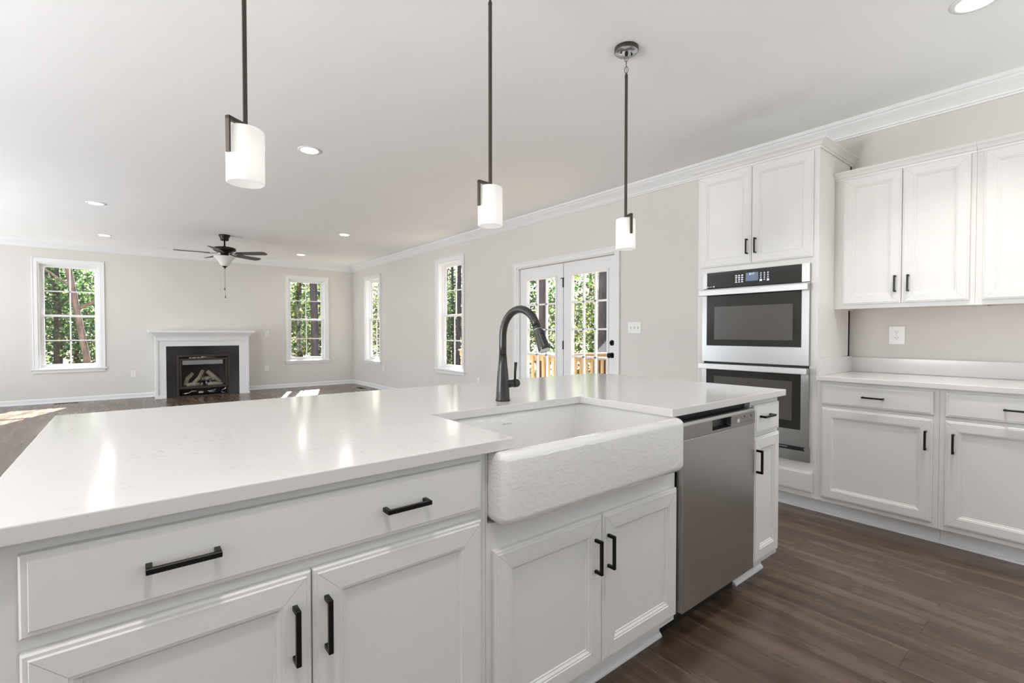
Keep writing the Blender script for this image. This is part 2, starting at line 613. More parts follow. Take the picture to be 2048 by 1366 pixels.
def window(name, F, hole, loc):
    u0, u1, v0, v1 = hole
    t = thing(name, loc, None, None, kind='structure')
    cw = 0.068
    # casing: three boards with back band
    b = MB()
    for n1, ins in ((0.018, 0.0), (0.024, -0.050)):
        a = 0.0 if ins == 0 else 0.052
        b.grid(F, (u0 - cw + ins * 0, u1 + cw), (v0, v1 + cw), [(u0 - a, u1 + a, -9, v1 + a)], 0.0005 if a == 0 else 0.017, n1)
    b.obj('casing', M['trim'], t, 0.003)
    b = MB().boxf(F, u0 - cw - 0.025, u1 + cw + 0.025, v0 - 0.022, v0, -0.06, 0.045)
    b.obj('sill', M['trim'], t, 0.005)
    MB().boxf(F, u0 - cw, u1 + cw, v0 - 0.072, v0 - 0.022, 0.0005, 0.018).obj('apron', M['trim'], t, 0.003)
    # jamb lining
    b = MB().grid(F, (u0 - 0.001, u1 + 0.001), (v0, v1 + 0.001), [(u0 + 0.018, u1 - 0.018, v0 + 0.015, v1 - 0.018)], -0.15, 0.001)
    b.grid(F, (u0, u1), (v0, v1), [(u0 + 0.034, u1 - 0.034, v0 + 0.028, v1 - 0.034)], -0.145, -0.075)
    b.obj('window_frame', M['trim'], t, 0.0015)
    a0, a1, b0, b1 = u0 + 0.034, u1 - 0.034, v0 + 0.028, v1 - 0.034
    mid = 1.478 if v0 < 1 else (v0 + v1) / 2
    for nm, n0, n1, s0, s1, bot, top in (('lower_sash', -0.108, -0.080, b0, mid + 0.020, 0.042, 0.036), ('upper_sash', -0.140, -0.112, mid - 0.014, b1, 0.034, 0.036)):
        st = 0.036
        b = MB().grid(F, (a0, a1), (s0, s1), [(a0 + st, a1 - st, s0 + bot, s1 - top)], n0, n1)
        s = b.obj(nm, M['trim'], t, 0.0015)
        cu, cv = (a0 + a1) / 2, (s0 + bot + s1 - top) / 2
        b = MB().boxf(F, cu - 0.009, cu + 0.009, s0 + bot, s1 - top, n0 + 0.006, n1 - 0.006)
        b.boxf(F, a0 + st, a1 - st, cv - 0.009, cv + 0.009, n0 + 0.006, n1 - 0.006)
        b.obj('muntin', M['trim'], s)
        MB().boxf(F, a0 + st, a1 - st, s0 + bot, s1 - top, (n0 + n1) / 2 - 0.002, (n0 + n1) / 2 + 0.002).obj('pane', M['pane'], s)
    return t


window('window_1', FF(D), win_far[0], (-0.8, D, 0.58))
window('window_2', FF(D), win_far[1], (3.09, D, 0.58))
window('window_3', FR(W), win_right[0], (W, 9.98, 0.58))
window('window_4', FR(W), win_right[1], (W, 6.78, 0.58))
for k, h_ in enumerate(added_win_left):  # added windows of the unseen left wall
    window('window_%d' % (5 + k), (V3((XL, 0, 0)), V3((0, 1, 0)), Z, V3((1, 0, 0))), h_, (XL, (h_[0] + h_[1]) / 2, 0.58))
for k, h_ in enumerate(added_win_rear):  # added windows of the unseen rear wall
    window('window_%d' % (9 + k), (V3((0, YB, 0)), V3((1, 0, 0)), Z, V3((0, 1, 0))), h_, ((h_[0] + h_[1]) / 2, YB, 1.05))

# ---- french doors
F = FR(W)
t = thing('door_1', (W, 4.19, 0), None, None, kind='structure')
u0, u1, v0, v1 = door_hole
b = MB()
for a, n1 in ((0.0, 0.018), (0.045, 0.025)):
    b.grid(F, (u0 - 0.062, u1 + 0.062), (0.001, v1 + 0.062), [(u0 - a, u1 + a, -9, v1 + a)], 0.0005 if a == 0 else 0.017, n1)
b.obj('casing', M['trim'], t, 0.003)
b = MB()
b.grid(F, (u0 - 0.001, u1 + 0.001), (0.001, v1 + 0.001), [(u0 + 0.022, u1 - 0.022, -9, v1 - 0.012)], -0.15, 0.001)
b.obj('door_frame', M['trim'], t, 0.002)
MB().boxf(F, u0 + 0.022, u1 - 0.022, 0.0, 0.018, -0.15, -0.01).obj('threshold', M['steel'], t, 0.002)


def door_leaf(y0, y1, gy0, gy1, active):
    z0, z1, gz0, gz1 = 0.02, 2.045, 0.255, 1.885
    b = MB().grid(F, (y0, y1), (z0, z1), [(gy0, gy1, gz0, gz1)], -0.085, -0.04)
    # raised glazing frame
    b.grid(F, (gy0 - 0.028, gy1 + 0.028), (gz0 - 0.028, gz1 + 0.028), [(gy0, gy1, gz0, gz1)], -0.0401, -0.030)
    lf = b.obj('door_leaf', M['trim'], t, 0.002)
    mb = MB()
    for k in (1, 2):
        c = gy0 + (gy1 - gy0) * k / 3
        mb.boxf(F, c - 0.010, c + 0.010, gz0, gz1, -0.075, -0.046)
    for k in range(1, 5):
        c = gz0 + (gz1 - gz0) * k / 5
        mb.boxf(F, gy0, gy1, c - 0.010, c + 0.010, -0.075, -0.046)
    mb.obj('muntin', M['trim'], lf)
    MB().boxf(F, gy0, gy1, gz0, gz1, -0.063, -0.059).obj('pane', M['pane'], lf)
    if active:
        for zc, kn in ((0.943, True), (1.081, False)):
            yc = 3.425
            b = MB().lathe((W + 0.04, yc, zc), [(0.031, 0.0), (0.031, -0.008), (0.020, -0.012)], 24, 'X')
            if kn:
                b.lathe((W + 0.04, yc, zc), [(0.012, -0.01), (0.012, -0.030), (0.022, -0.036), (0.029, -0.046), (0.029, -0.058), (0.022, -0.066), (0.008, -0.070)], 24, 'X')
                b.obj('doorknob', M['black'], lf)
            else:
                b.lathe((W + 0.04, yc, zc), [(0.022, -0.01), (0.022, -0.016)], 24, 'X')
                b.boxf(FR(W + 0.024), yc - 0.004, yc + 0.004, zc - 0.016, zc + 0.016, 0, 0.02)
                b.obj('deadbolt', M['black'], lf)
        for k, zc in enumerate((1.80, 1.042, 0.28)):
            b = MB().boxf(F, 4.180, 4.192, zc - 0.052, zc + 0.052, -0.042, -0.028)
            if k == 0:
                b.boxf(F, 4.176, 4.196, zc + 0.052, zc + 0.066, -0.042, -0.026)
                b.boxf(F, 4.19, 4.235, zc + 0.058, zc + 0.066, -0.042, -0.034)
            b.obj('hinge', M['black'], lf, 0.001)
    return lf


door_leaf(4.192, 5.010, 4.325, 4.868, False)
door_leaf(3.370, 4.182, 3.500, 4.045, True)
MB().boxf(F, 4.1815, 4.1925, 0.02, 2.045, -0.09, -0.06).obj('astragal', M['dark'], t)

# ---------------------------------------------------------------- pull handle and cabinet fronts


def handle(F, uc, vc, n, vertical, parent, L=0.110):
    b = MB()
    s, pr = 0.0048, 0.030
    h = L / 2
    if vertical:
        b.boxf(F, uc - s, uc + s, vc - h, vc + h, n + pr - 0.009, n + pr)
        b.boxf(F, uc - s, uc + s, vc - h, vc - h + 0.0096, n - 0.0005, n + pr - 0.004)
        b.boxf(F, uc - s, uc + s, vc + h - 0.0096, vc + h, n - 0.0005, n + pr - 0.004)
    else:
        b.boxf(F, uc - h, uc + h, vc - s, vc + s, n + pr - 0.009, n + pr)
        b.boxf(F, uc - h, uc - h + 0.0096, vc - s, vc + s, n - 0.0005, n + pr - 0.004)
        b.boxf(F, uc + h - 0.0096, uc + h, vc - s, vc + s, n - 0.0005, n + pr - 0.004)
    return b.obj('handle', M['black'], parent, 0.0008, 1)


DOORP = [(0, 0), (0, 0.0125), (0.003, 0.0155), (0.0085, 0.0155), (0.0105, 0.019), (0.053, 0.019), (0.0545, 0.0165), (0.059, 0.0165), (0.065, 0.0115),
         (0.069, 0.0115), (0.0705, 0.0085)]
DRAWP = [(0, 0), (0, 0.0125), (0.003, 0.0155), (0.0095, 0.0155), (0.0115, 0.019)]


def front(kind, F, u0, u1, v0, v1, parent, hs=()):
    """door or drawer front on face n=0 of frame F, hs = [(u, v, vertical, length)]"""
    b = MB().rings((F[0] + F[3] * 0.0008, F[1], F[2], F[3]), u0, u1, v0, v1, DOORP if kind == 'door' else DRAWP)
    if kind == 'door':      # mitre joint lines at the corners of the frame
        o, U, Vv, N = F
        for cu, cv, su, sv in ((u0, v0, 1, 1), (u1, v0, -1, 1), (u1, v1, -1, -1), (u0, v1, 1, -1)):
            w = 0.00035
            p0 = (cu + su * 0.011, cv + sv * 0.011)
            p1 = (cu + su * 0.0525, cv + sv * 0.0525)
            vs = []
            for h in (0.0195, 0.01985):
                for p_ in (p0, p1):
                    for s_ in (-1, 1):
                        vs.append(o + U * (p_[0] + s_ * w * su) + Vv * (p_[1] - s_ * w * sv) + N * h)
            b.add(vs, [(4, 5, 7, 6), (0, 1, 5, 4), (2, 6, 7, 3), (0, 4, 6, 2), (1, 3, 7, 5)], False, 1)
    d = b.obj(kind, [M['cab'], M['seam']], parent)
    for u, v, vert, L in hs:
        handle(F, u, v, 0.0195, vert, d, L)
    return d


M['seam'] = mat('fine_joint_shadow_gap', (0.45, 0.44, 0.42), 0.8)  # grey of the mitre lines on the door frames

# ---------------------------------------------------------------- island
YF = 1.022            # face frame plane
YD = 1.92             # back of the island body
FIs = FI(YF)
ZT = 0.8835
Xl, Xr, Yf, Yb = -0.2003, 2.5292, 0.9911, 2.2241
S0, S1, Sy = 0.8029, 1.5458, 1.4505


def shoe(b, x0, x1):
    b.box(x0, x1, 1.092, 1.104, 0.0, 0.098)
    pr = [(0, 0), (-0.014, 0), (-0.013, 0.006), (-0.009, 0.012), (-0.004, 0.0155), (0, 0.017)]
    b.prism(pr, lambda a, c: (x0, 1.092 + a, c), lambda a, c: (x1 - 0.003, 1.092 + a, c))


t = thing('island_cabinet', (0.28, 1.02, 0), 'wide white island cabinet left of the sink, one long drawer over two doors', 'cabinet')
MB().box(-0.175, 0.7285, YF, YD, 0.10, ZT).obj('body', M['cab'], t, 0.001)
b = MB()
shoe(b, -0.165, 0.7285)
b.obj('toe_kick', M['trim'], t)
front('drawer', FIs, -0.134, 0.705, 0.735, 0.862, t, [(0.070, 0.803, False, 0.108), (0.489, 0.801, False, 0.108)])
front('door', FIs, -0.134, 0.2825, 0.130, 0.711, t, [(0.250, 0.598, True, 0.110)])
front('door', FIs, 0.2855, 0.705, 0.130, 0.711, t, [(0.3115, 0.598, True, 0.110)])

t = thing('sink_cabinet', (1.17, 1.02, 0), 'white island cabinet with two doors directly under the apron sink', 'cabinet')
b = MB().box(0.7295, 1.609, YF, YD, 0.10, 0.686)
b.box(0.7295, 1.609, 1.515, YD, 0.686, ZT)
b.box(0.7295, 0.7335, YF, 1.515, 0.686, ZT)
b.box(1.578, 1.609, YF + 0.002, 1.515, 0.686, ZT)
b.obj('body', M['cab'], t)
b = MB()
shoe(b, 0.7285, 1.6205)
b.obj('toe_kick', M['trim'], t)
front('door', FIs, 0.748, 1.1755, 0.130, 0.612, t, [(1.1405, 0.490, True, 0.108)])
front('door', FIs, 1.1785, 1.600, 0.130, 0.612, t, [(1.2015, 0.490, True, 0.108)])

t = thing('narrow_cabinet', (2.36, 1.02, 0), 'narrow white island cabinet right of the dishwasher, small drawer over one slim door', 'cabinet')
MB().box(2.2135, 2.505, YF, YD, 0.10, ZT).obj('body', M['cab'], t, 0.001)
b = MB()
shoe(b, 2.2135, 2.500)
b.obj('toe_kick', M['trim'], t)
front('drawer', FIs, 2.226, 2.485, 0.728, 0.860, t, [(2.325, 0.806, False, 0.108)])
front('door', FIs, 2.226, 2.488, 0.130, 0.712, t, [(2.242, 0.603, True, 0.108)])

# countertop with the sink cut-out
pts = [(Xl, Yf), (S0, Yf), (S0, Sy), (S1, Sy), (S1, Yf), (Xr, Yf), (Xr, Yb), (Xl, Yb)]
b = MB().prism(pts, lambda a, c: (a, c, 0.884), lambda a, c: (a, c, 0.914))
o = b.obj('island_countertop', M['quartz'], None, 0.0025, 2)
tag(o, 'long white quartz countertop with a cut-out around the sink, on the island', 'countertop')


def rrect(x0, x1, y0, y1, r, z, n=7):
    out = []
    for cx, cy, a0 in ((x1 - r, y0 + r, -90), (x1 - r, y1 - r, 0), (x0 + r, y1 - r, 90), (x0 + r, y0 + r, 180)):
        for k in range(n + 1):
            a = R(a0 + 90.0 * k / n)
            out.append((cx + r * math.cos(a), cy + r * math.sin(a), z))
    return out


# sink: one shell from underside, over the rim, into the bowl
t = thing('apron_sink', (1.155, 0.95, 0.69), 'white glossy fireclay farmhouse sink with a rippled apron front, set in the island', 'sink')
ax0, ax1, ay0, ay1 = 0.7365, 1.5745, 0.951, 1.510
loops = []
rb = 0.026
for k in range(7):
    a = R(90.0 * k / 6)
    i = rb * (1 - math.sin(a))
    loops.append(rrect(ax0 + i, ax1 - i, ay0 + i, ay1 - i, 0.030, 0.6905 + rb * (1 - math.cos(a))))
rt_ = 0.022
for k in range(7):
    a = R(90.0 * k / 6)
    i = rt_ * (1 - math.cos(a))
    loops.append(rrect(ax0 + i * 0.6, ax1 - i * 0.6, ay0 + i, ay1 - i, 0.030, 0.8835 - rt_ + rt_ * math.sin(a)))
bx0, bx1, by0, by1 = 0.787, 1.558, 1.004, 1.462
for k in range(6):
    a = R(90.0 * k / 5)
    i = 0.018 * math.sin(a)
    loops.append(rrect(bx0 - 0.018 + i, bx1 + 0.006 + i * -0.3 + 0, by0 - 0.018 + i, by1 + 0.018 - i, 0.035, 0.8835 - 0.018 * (1 - math.cos(a))))
loops.append(rrect(bx0 + 0.004, bx1 - 0.004, by0 + 0.004, by1 - 0.004, 0.038, 0.76))
for k in range(6):
    a = R(90.0 * k / 5)
    i = 0.03 * (1 - math.cos(a))
    loops.append(rrect(bx0 + 0.006 + i, bx1 - 0.006 - i, by0 + 0.006 + i, by1 - 0.006 - i, 0.04, 0.735 - 0.03 * math.sin(a)))
n = len(loops[0])
vs = [p_ for l in loops for p_ in l]
fs = [(k * n + i, k * n + (i + 1) % n, (k + 1) * n + (i + 1) % n, (k + 1) * n + i) for k in range(len(loops) - 1) for i in range(n)]
b = MB().add(vs, fs, True)
b.f += [tuple(range(n))[::-1], tuple((len(loops) - 1) * n + i for i in range(n))]
b.sm += [False, False]
b.mi += [0, 0]
b.obj('basin', M['fireclay'], t)
MB().lathe((1.17, 1.24, 0.7052), [(0.055, 0), (0.055, 0.003), (0.040, 0.004), (0.036, 0.001)], 32).obj('drain', M['chrome'], t)


def text_mesh(name, s, size, F, u, v, n, material, parent, depth=0.0004):
    cu = bpy.data.curves.new(name, 'FONT')
    cu.body = s
    cu.size = size
    cu.extrude = depth
    cu.align_x = 'CENTER'
    cu.align_y = 'CENTER'
    tmp = bpy.data.objects.new(name + '_tmp', cu)
    COL.objects.link(tmp)
    dg = bpy.context.evaluated_depsgraph_get()
    me = bpy.data.meshes.new_from_object(tmp.evaluated_get(dg))
    bpy.data.objects.remove(tmp)
    o, U, Vv, N = F
    if U.cross(Vv).dot(N) < 0:
        U = -U
        u = -u
    off = V3((0, 0, 0))
    r_ = parent
    while r_ is not None:
        off += r_.location
        r_ = r_.parent
    mt = Matrix((U, Vv, N)).transposed().to_4x4()
    mt.translation = o + U * u + Vv * v + N * n - off
    me.transform(mt)
    me.materials.clear()
    me.materials.append(material)
    ob = bpy.data.objects.new(name, me)
    COL.objects.link(ob)
    ob.parent = parent
    return ob


b = MB()
for k, (w, h) in enumerate(((7, 4), (5, 2.6), (3, 2.6), (5, 2.6), (4, 2.6), (3, 2.6), (5, 2.6))):
    b.box(1.124 + k * 0.0065, 1.124 + k * 0.0065 + w * 0.0008, 1.4565, 1.4582, 0.838, 0.838 + h * 0.001)
b.obj('maker_mark', M['reveal'], t)

# faucet
t = thing('kitchen_faucet', (1.2, 1.545, 0.914), 'charcoal gooseneck pull-down faucet on the island behind the sink', 'faucet')
fx, fy = 1.197, 1.555
MB().lathe((fx, fy, 0.9142), [(0.0300, 0), (0.0300, 0.006), (0.0285, 0.008), (0.0265, 0.05), (0.0235, 0.10), (0.0185, 0.15), (0.0158, 0.19)], 32).obj('body', M['faucet'], t)
pts = [(fx, fy, 1.10), (fx, fy, 1.14), (fx, fy, 1.178)]
rc = 0.108
for k in range(1, 16):
    a = R(158.0 * k / 15)
    pts.append((fx, fy - rc + rc * math.cos(a), 1.178 + rc * math.sin(a)))
MB().tube(pts, 0.0150, 20).obj('spout', M['faucet'], t)
e = V3(pts[-1])
d_ = (V3(pts[-1]) - V3(pts[-2])).normalized()
sp_ = []
rr_ = [0.0150, 0.0165, 0.0165, 0.0165, 0.0180, 0.0205, 0.0230, 0.0235, 0.0215]
ll_ = [0, 0.001, 0.012, 0.014, 0.035, 0.06, 0.088, 0.098, 0.101]
hd = MB().tube([e + d_ * l for l in ll_], rr_, 24).obj('spray_head', M['faucet'], t)
MB().tube([e + d_ * 0.0145, e + d_ * 0.0165], 0.0172, 24).obj('collar_ring', M['chrome'], hd)
MB().tube([e + d_ * 0.0985, e + d_ * 0.1035], [0.0226, 0.0205], 24).obj('spray_face', M['chrome'], hd)
nrm = V3((1, 0, 0)).cross(d_).normalized()
b = MB()
for l0, l1 in ((0.024, 0.040), (0.044, 0.060)):
    o_ = e + d_ * ((l0 + l1) / 2) + V3((0.0, 0, 0)) - V3((0, 1, 0)).cross(d_) * 0
    fr_ = (o_ + V3((0, -1, 0)) * 0.0, V3((1, 0, 0)), d_, nrm if nrm.y < 0 else -nrm)
    b.boxf(fr_, -0.007, 0.007, -(l1 - l0) / 2, (l1 - l0) / 2, 0.015, 0.0215)
b.obj('spray_button', M['dark'], hd, 0.001)
b = MB().lathe((fx + 0.02, fy, 0.982), [(0.0160, 0), (0.0160, 0.033), (0.0140, 0.0335), (0.0140, 0.036), (0.0170, 0.0365), (0.0170, 0.056), (0.0150, 0.060)], 24, 'X')
b.obj('handle_hub', M['faucet'], t)
b = MB().tube([(fx + 0.064, fy, 0.995), (fx + 0.065, fy, 1.03), (fx + 0.068, fy - 0.001, 1.07)], [0.0045, 0.0052, 0.0068], 12)
b.obj('lever', M['faucet'], t)

# dishwasher
t = thing('dishwasher', (1.915, 1.02, 0), 'stainless steel dishwasher built into the island beside the sink', 'dishwasher')
dx0, dx1 = 1.622, 2.209
MB().box(dx0 + 0.004, dx1 - 0.002, 1.026, 1.60, 0.10, 0.845).obj('tub', M['dark'], t)
MB().box(dx0 + 0.001, dx1, 1.045, 1.12, 0.8455, 0.8832).obj('gap_seal', M['dark'], t)  # dark strip that stands in for the shade in the gap under the counter
MB().box(dx0, dx1, 1.094, 1.110, 0.0, 0.11).obj('toe_panel', M['dark'], t)
MB().box(dx0 + 0.002, dx1 - 0.002, 0.9955, 1.0255, 0.124, 0.7865).obj('door_panel', M['steel_h'], t, 0.003)
FD = FI(0.9955)
b = MB().grid(FD, (dx0 + 0.002, dx1 - 0.002), (0.7875, 0.8385), [(1.836, 1.988, 0.797, 0.8385)], -0.03, 0.0)
cp = b.obj('control_panel', M['steel_dark'], t)
pr = [(0.9955, 0.8385), (0.9965, 0.843), (0.999, 0.8475), (1.003, 0.8515), (1.008, 0.854), (1.0155, 0.855), (1.0155, 0.8385)]
b = MB().prism(pr, lambda a, c: (dx0 + 0.002, a, c), lambda a, c: (dx1 - 0.002, a, c))
b.obj('top_edge', M['steel'], cp, 0.0008, 1)
b = MB()
L0 = [(1.838 + 0, 0.838), (1.986, 0.838)]
# concave pocket: rounded lower corners
prof = [(1.8365, 0.8382), (1.8365, 0.806), (1.839, 0.800), (1.845, 0.7975), (1.979, 0.7975), (1.985, 0.800), (1.9875, 0.806), (1.9875, 0.8382)]
n = len(prof)
cx = (1.8365 + 1.9875) / 2
vs = [(a, 0.9950, c) for a, c in prof] + [(cx + (a - cx) * 0.93, 1.022, 0.8382 + (c - 0.8382) * 0.85) for a, c in prof]
b.add(vs, [(i, i + 1, n + i + 1, n + i) for i in range(n - 1)] + [tuple(range(n, 2 * n)), (0, n, 2 * n - 1, n - 1)])
b.obj('handle_pocket', M['pocket'], cp)
b = MB()
b.boxf(FD, 2.044, 2.062, 0.806, 0.820, 0.0001, 0.0006)
b.obj('status_display', M['inkw'], cp)
b = MB()
rg = random.Random(3)
for k, u in enumerate((2.022, 2.030, 2.074, 2.083, 2.100, 2.112, 2.127, 2.140, 2.158, 2.172)):
    for j in range(4):
        w = rg.choice((0.003, 0.005, 0.007))
        if rg.random() < 0.8:
            b.boxf(FD, u, u + w, 0.801 + j * 0.0085, 0.8035 + j * 0.0085, 0.0001, 0.0005)
for u, v in ((2.103, 0.822), (2.166, 0.818)):
    b.boxf(FD, u, u + 0.008, v, v + 0.009, 0.0001, 0.0006)
b.obj('control_legend', M['inkd'], cp)
b = MB().tube([(1.668 + 0.0085 * math.cos(R(a)), 0.9953, 0.814 + 0.0085 * math.sin(R(a))) for a in range(0, 360, 20)], 0.0005, 6, True)
b.boxf(FD, 1.6655, 1.6705, 0.810, 0.8125, 0.0001, 0.0006)
b.boxf(FD, 1.667, 1.669, 0.8125, 0.819, 0.0001, 0.0006)
b.obj('round_logo', M['ink'], cp)

# ---------------------------------------------------------------- wall run on the right
XC = 3.508                 # face frame plane of deep cabinets
FC = FR(XC)
PY0, PY1 = 1.186, 2.030    # tall oven cabinet


def cab_crown(b, xf, y0, y1, z0, z1, p, left=True, right=True, xb=W - 0.002):
    """moulding round the top of a cabinet with mitred corners"""
    prof = [(0.001, z0), (0.006, z0), (0.008, z0 + 0.22 * (z1 - z0)), (0.016, z0 + 0.30 * (z1 - z0)), (0.020, z0 + 0.45 * (z1 - z0)), (p * 0.62, z0 + 0.62 * (z1 - z0)),
            (p * 0.9, z0 + 0.80 * (z1 - z0)), (p * 0.92, z0 + 0.86 * (z1 - z0)), (p, z0 + 0.90 * (z1 - z0)), (p, z1), (0.001, z1)]
    n = len(prof)

    def ring(fn):
        return [fn(a, c) for a, c in prof]
    stations = []
    if right:
        stations.append(ring(lambda a, c: (xb, y0 - a, c)))
        stations.append(ring(lambda a, c: (xf - a, y0 - a, c)))
    else:
        stations.append(ring(lambda a, c: (xf - a, y0, c)))
    if left:
        stations.append(ring(lambda a, c: (xf - a, y1 + a, c)))
        stations.append(ring(lambda a, c: (xb, y1 + a, c)))
    else:
        stations.append(ring(lambda a, c: (xf - a, y1, c)))
    vs = [p_ for s in stations for p_ in s]
    fs = []
    for k in range(len(stations) - 1):
        for i in range(n):
            j = (i + 1) % n
            fs.append((k * n + i, k * n + j, (k + 1) * n + j, (k + 1) * n + i))
    fs.append(tuple(range(n))[::-1])
    fs.append(tuple((len(stations) - 1) * n + i for i in range(n)))
    b.add(vs, fs)


t = thing('oven_cabinet', (3.8, 1.6, 0), 'tall white cabinet housing the double wall oven, two doors above', 'cabinet')
b = MB().grid(FC, (PY0, PY1), (0.10, 2.44), [(1.235, 1.975, 0.335, 1.645)], -0.610, 0.0)
b.box(XC + 0.58, XC + 0.6095, PY0, PY1, 0.10, 2.44)
b.obj('body', M['cab'], t, 0.001)
b = MB()
b.box(3.580, 3.592, PY0, PY1, 0, 0.10)
b.prism([(0, 0), (-0.012, 0), (-0.010, 0.010), (0, 0.015)], lambda a, c: (3.58 + a, PY0, c), lambda a, c: (3.58 + a, PY1, c))
b.obj('toe_kick', M['trim'], t)
b = MB()
cab_crown(b, XC, PY0, PY1, 2.396, 2.450, 0.044)
b.obj('crown_moulding', M['cab'], t)
front('door', FC, 1.217, 1.610, 1.692, 2.386, t, [(1.580, 1.815, True, 0.108)])
front('door', FC, 1.613, 2.006, 1.692, 2.386, t, [(1.639, 1.815, True, 0.108)])
front('drawer', FC, 1.205, 2.006, 0.138, 0.272, t, [(1.606, 0.205, False, 0.108)])

# double wall oven
t = thing('double_wall_oven', (3.5, 1.605, 0.335), 'stainless double wall oven with black glass doors, in the tall cabinet', 'oven')
oy0, oy1 = 1.229, 1.981
XO = 3.488
FO = FR(XO)
MB().box(XC + 0.003, XC + 0.55, 1.24, 1.97, 0.338, 1.642).obj('oven_body', M['dark'], t)
b = MB().boxf(FO, 1.278, 1.944, 1.532, 1.650, -0.018, -0.001)
cp = b.obj('control_panel', M['blackglass'], t, 0.001)
b = MB().boxf(FO, oy0, 1.278, 1.530, 1.652, -0.018, 0.001)
b.boxf(FO, 1.944, oy1, 1.530, 1.652, -0.018, 0.001)
b.boxf(FO, oy0, oy1, 1.650, 1.654, -0.018, 0.001)
b.obj('side_trim', M['steel_bright'], cp, 0.001)
FP = FR(XO + 0.0005)
MB().boxf(FP, 1.560, 1.648, 1.566, 1.626, 0, 0.0009).obj('display', M['screen'], cp)
text_mesh('clock_digits', '3:17', 0.022, FP, 1.606, 1.616, 0.0011, M['glyph'], cp)
b = MB()
rg = random.Random(5)
for r_ in range(4):
    for c_ in range(3):
        u = 1.718 - c_ * 0.022
        v = 1.562 + r_ * 0.0155
        b.boxf(FP, u - 0.007, u + 0.007, v, v + 0.0035, 0, 0.0007)
        b.boxf(FP, u - 0.006 + rg.random() * 0.004, u + 0.005, v + 0.0055, v + 0.0085, 0, 0.0007)
for r_ in range(4):
    for c_ in range(3):
        u = 1.542 - c_ * 0.024
        v = 1.566 + r_ * 0.0155
        b.boxf(FP, u - 0.0022, u + 0.0022, v + 0.003, v + 0.009, 0, 0.0007)
        b.boxf(FP, u - 0.007, u + 0.007, v, v + 0.0012, 0, 0.0007)
b.boxf(FP, 1.534, 1.550, 1.560, 1.572, 0, 0.0008)
b.boxf(FP, 1.486, 1.500, 1.560, 1.572, 0, 0.0008)
b.obj('touch_keypad', M['glyph'], cp)
b = MB()
b.lathe((XO - 0.0004, 1.936, 1.543), [(0.005, 0), (0.005, -0.0004)], 12, 'X')
b.boxf(FP, 1.902, 1.925, 1.541, 1.544, 0, 0.0007)
b.boxf(FP, 1.884, 1.895, 1.539, 1.549, 0, 0.0007)
b.obj('small_print', M['inkw'], cp)


def oven_door(z0, z1, gz0, gz1, wz0, wz1, hz):
    b = MB().grid(FO, (oy0, oy1), (z0, z1), [(1.276, 1.943, gz0, gz1)], -0.018, 0.004)
    d = b.obj('oven_door', M['steel'], t, 0.001)
    MB().grid(FO, (1.276, 1.943), (gz0, gz1), [(1.330, 1.883, wz0, wz1)], -0.016, 0.003).obj('door_glass', M['blackglass'], d)
    MB().boxf(FO, 1.330, 1.883, wz0, wz1, -0.014, 0.0025).obj('door_window', M['ovenwin'], d)
    b = MB().boxf(FO, oy0 - 0.004, oy1 + 0.004, hz - 0.021, hz + 0.021, 0.036, 0.050)
    for y_ in (oy0 + 0.010, oy1 - 0.026):
        b.boxf(FO, y_ - 0.012, y_ + 0.024, hz - 0.018, hz + 0.018, 0.002, 0.040)
    b.obj('door_handle', M['steel_bright'], d, 0.003, 3)
    return d


oven_door(0.974, 1.526, 1.096, 1.518, 1.142, 1.390, 1.495)
oven_door(0.431, 0.958, 0.543, 0.950, 0.60, 0.865, 0.939)
b = MB().boxf(FO, oy0 + 0.02, oy1 - 0.02, 0.404, 0.430, -0.018, -0.008)
vt = b.obj('vent_slot', M['dark'], t)
b = MB()
for k in range(26):
    b.boxf(FO, 1.36 + k * 0.006, 1.3625 + k * 0.006, 0.414, 0.421, -0.0079, -0.0070)
b.boxf(FO, 1.243, 1.256, 0.420, 0.423, -0.0079, -0.006)
b.boxf(FO, 1.243, 1.256, 0.409, 0.412, -0.0079, -0.006)
b.boxf(FO, 1.253, 1.256, 0.409, 0.423, -0.0079, -0.006)
b.obj('vent_lettering', M['inkw'], vt)
b = MB().boxf(FO, oy0 - 0.006, oy1 + 0.006, 0.334, 0.403, -0.018, 0.0)
b.boxf(FO, oy0 - 0.006, oy0 + 0.02, 0.403, 0.431, -0.018, 0.0)
b.obj('bottom_trim', M['steel'], t, 0.001)

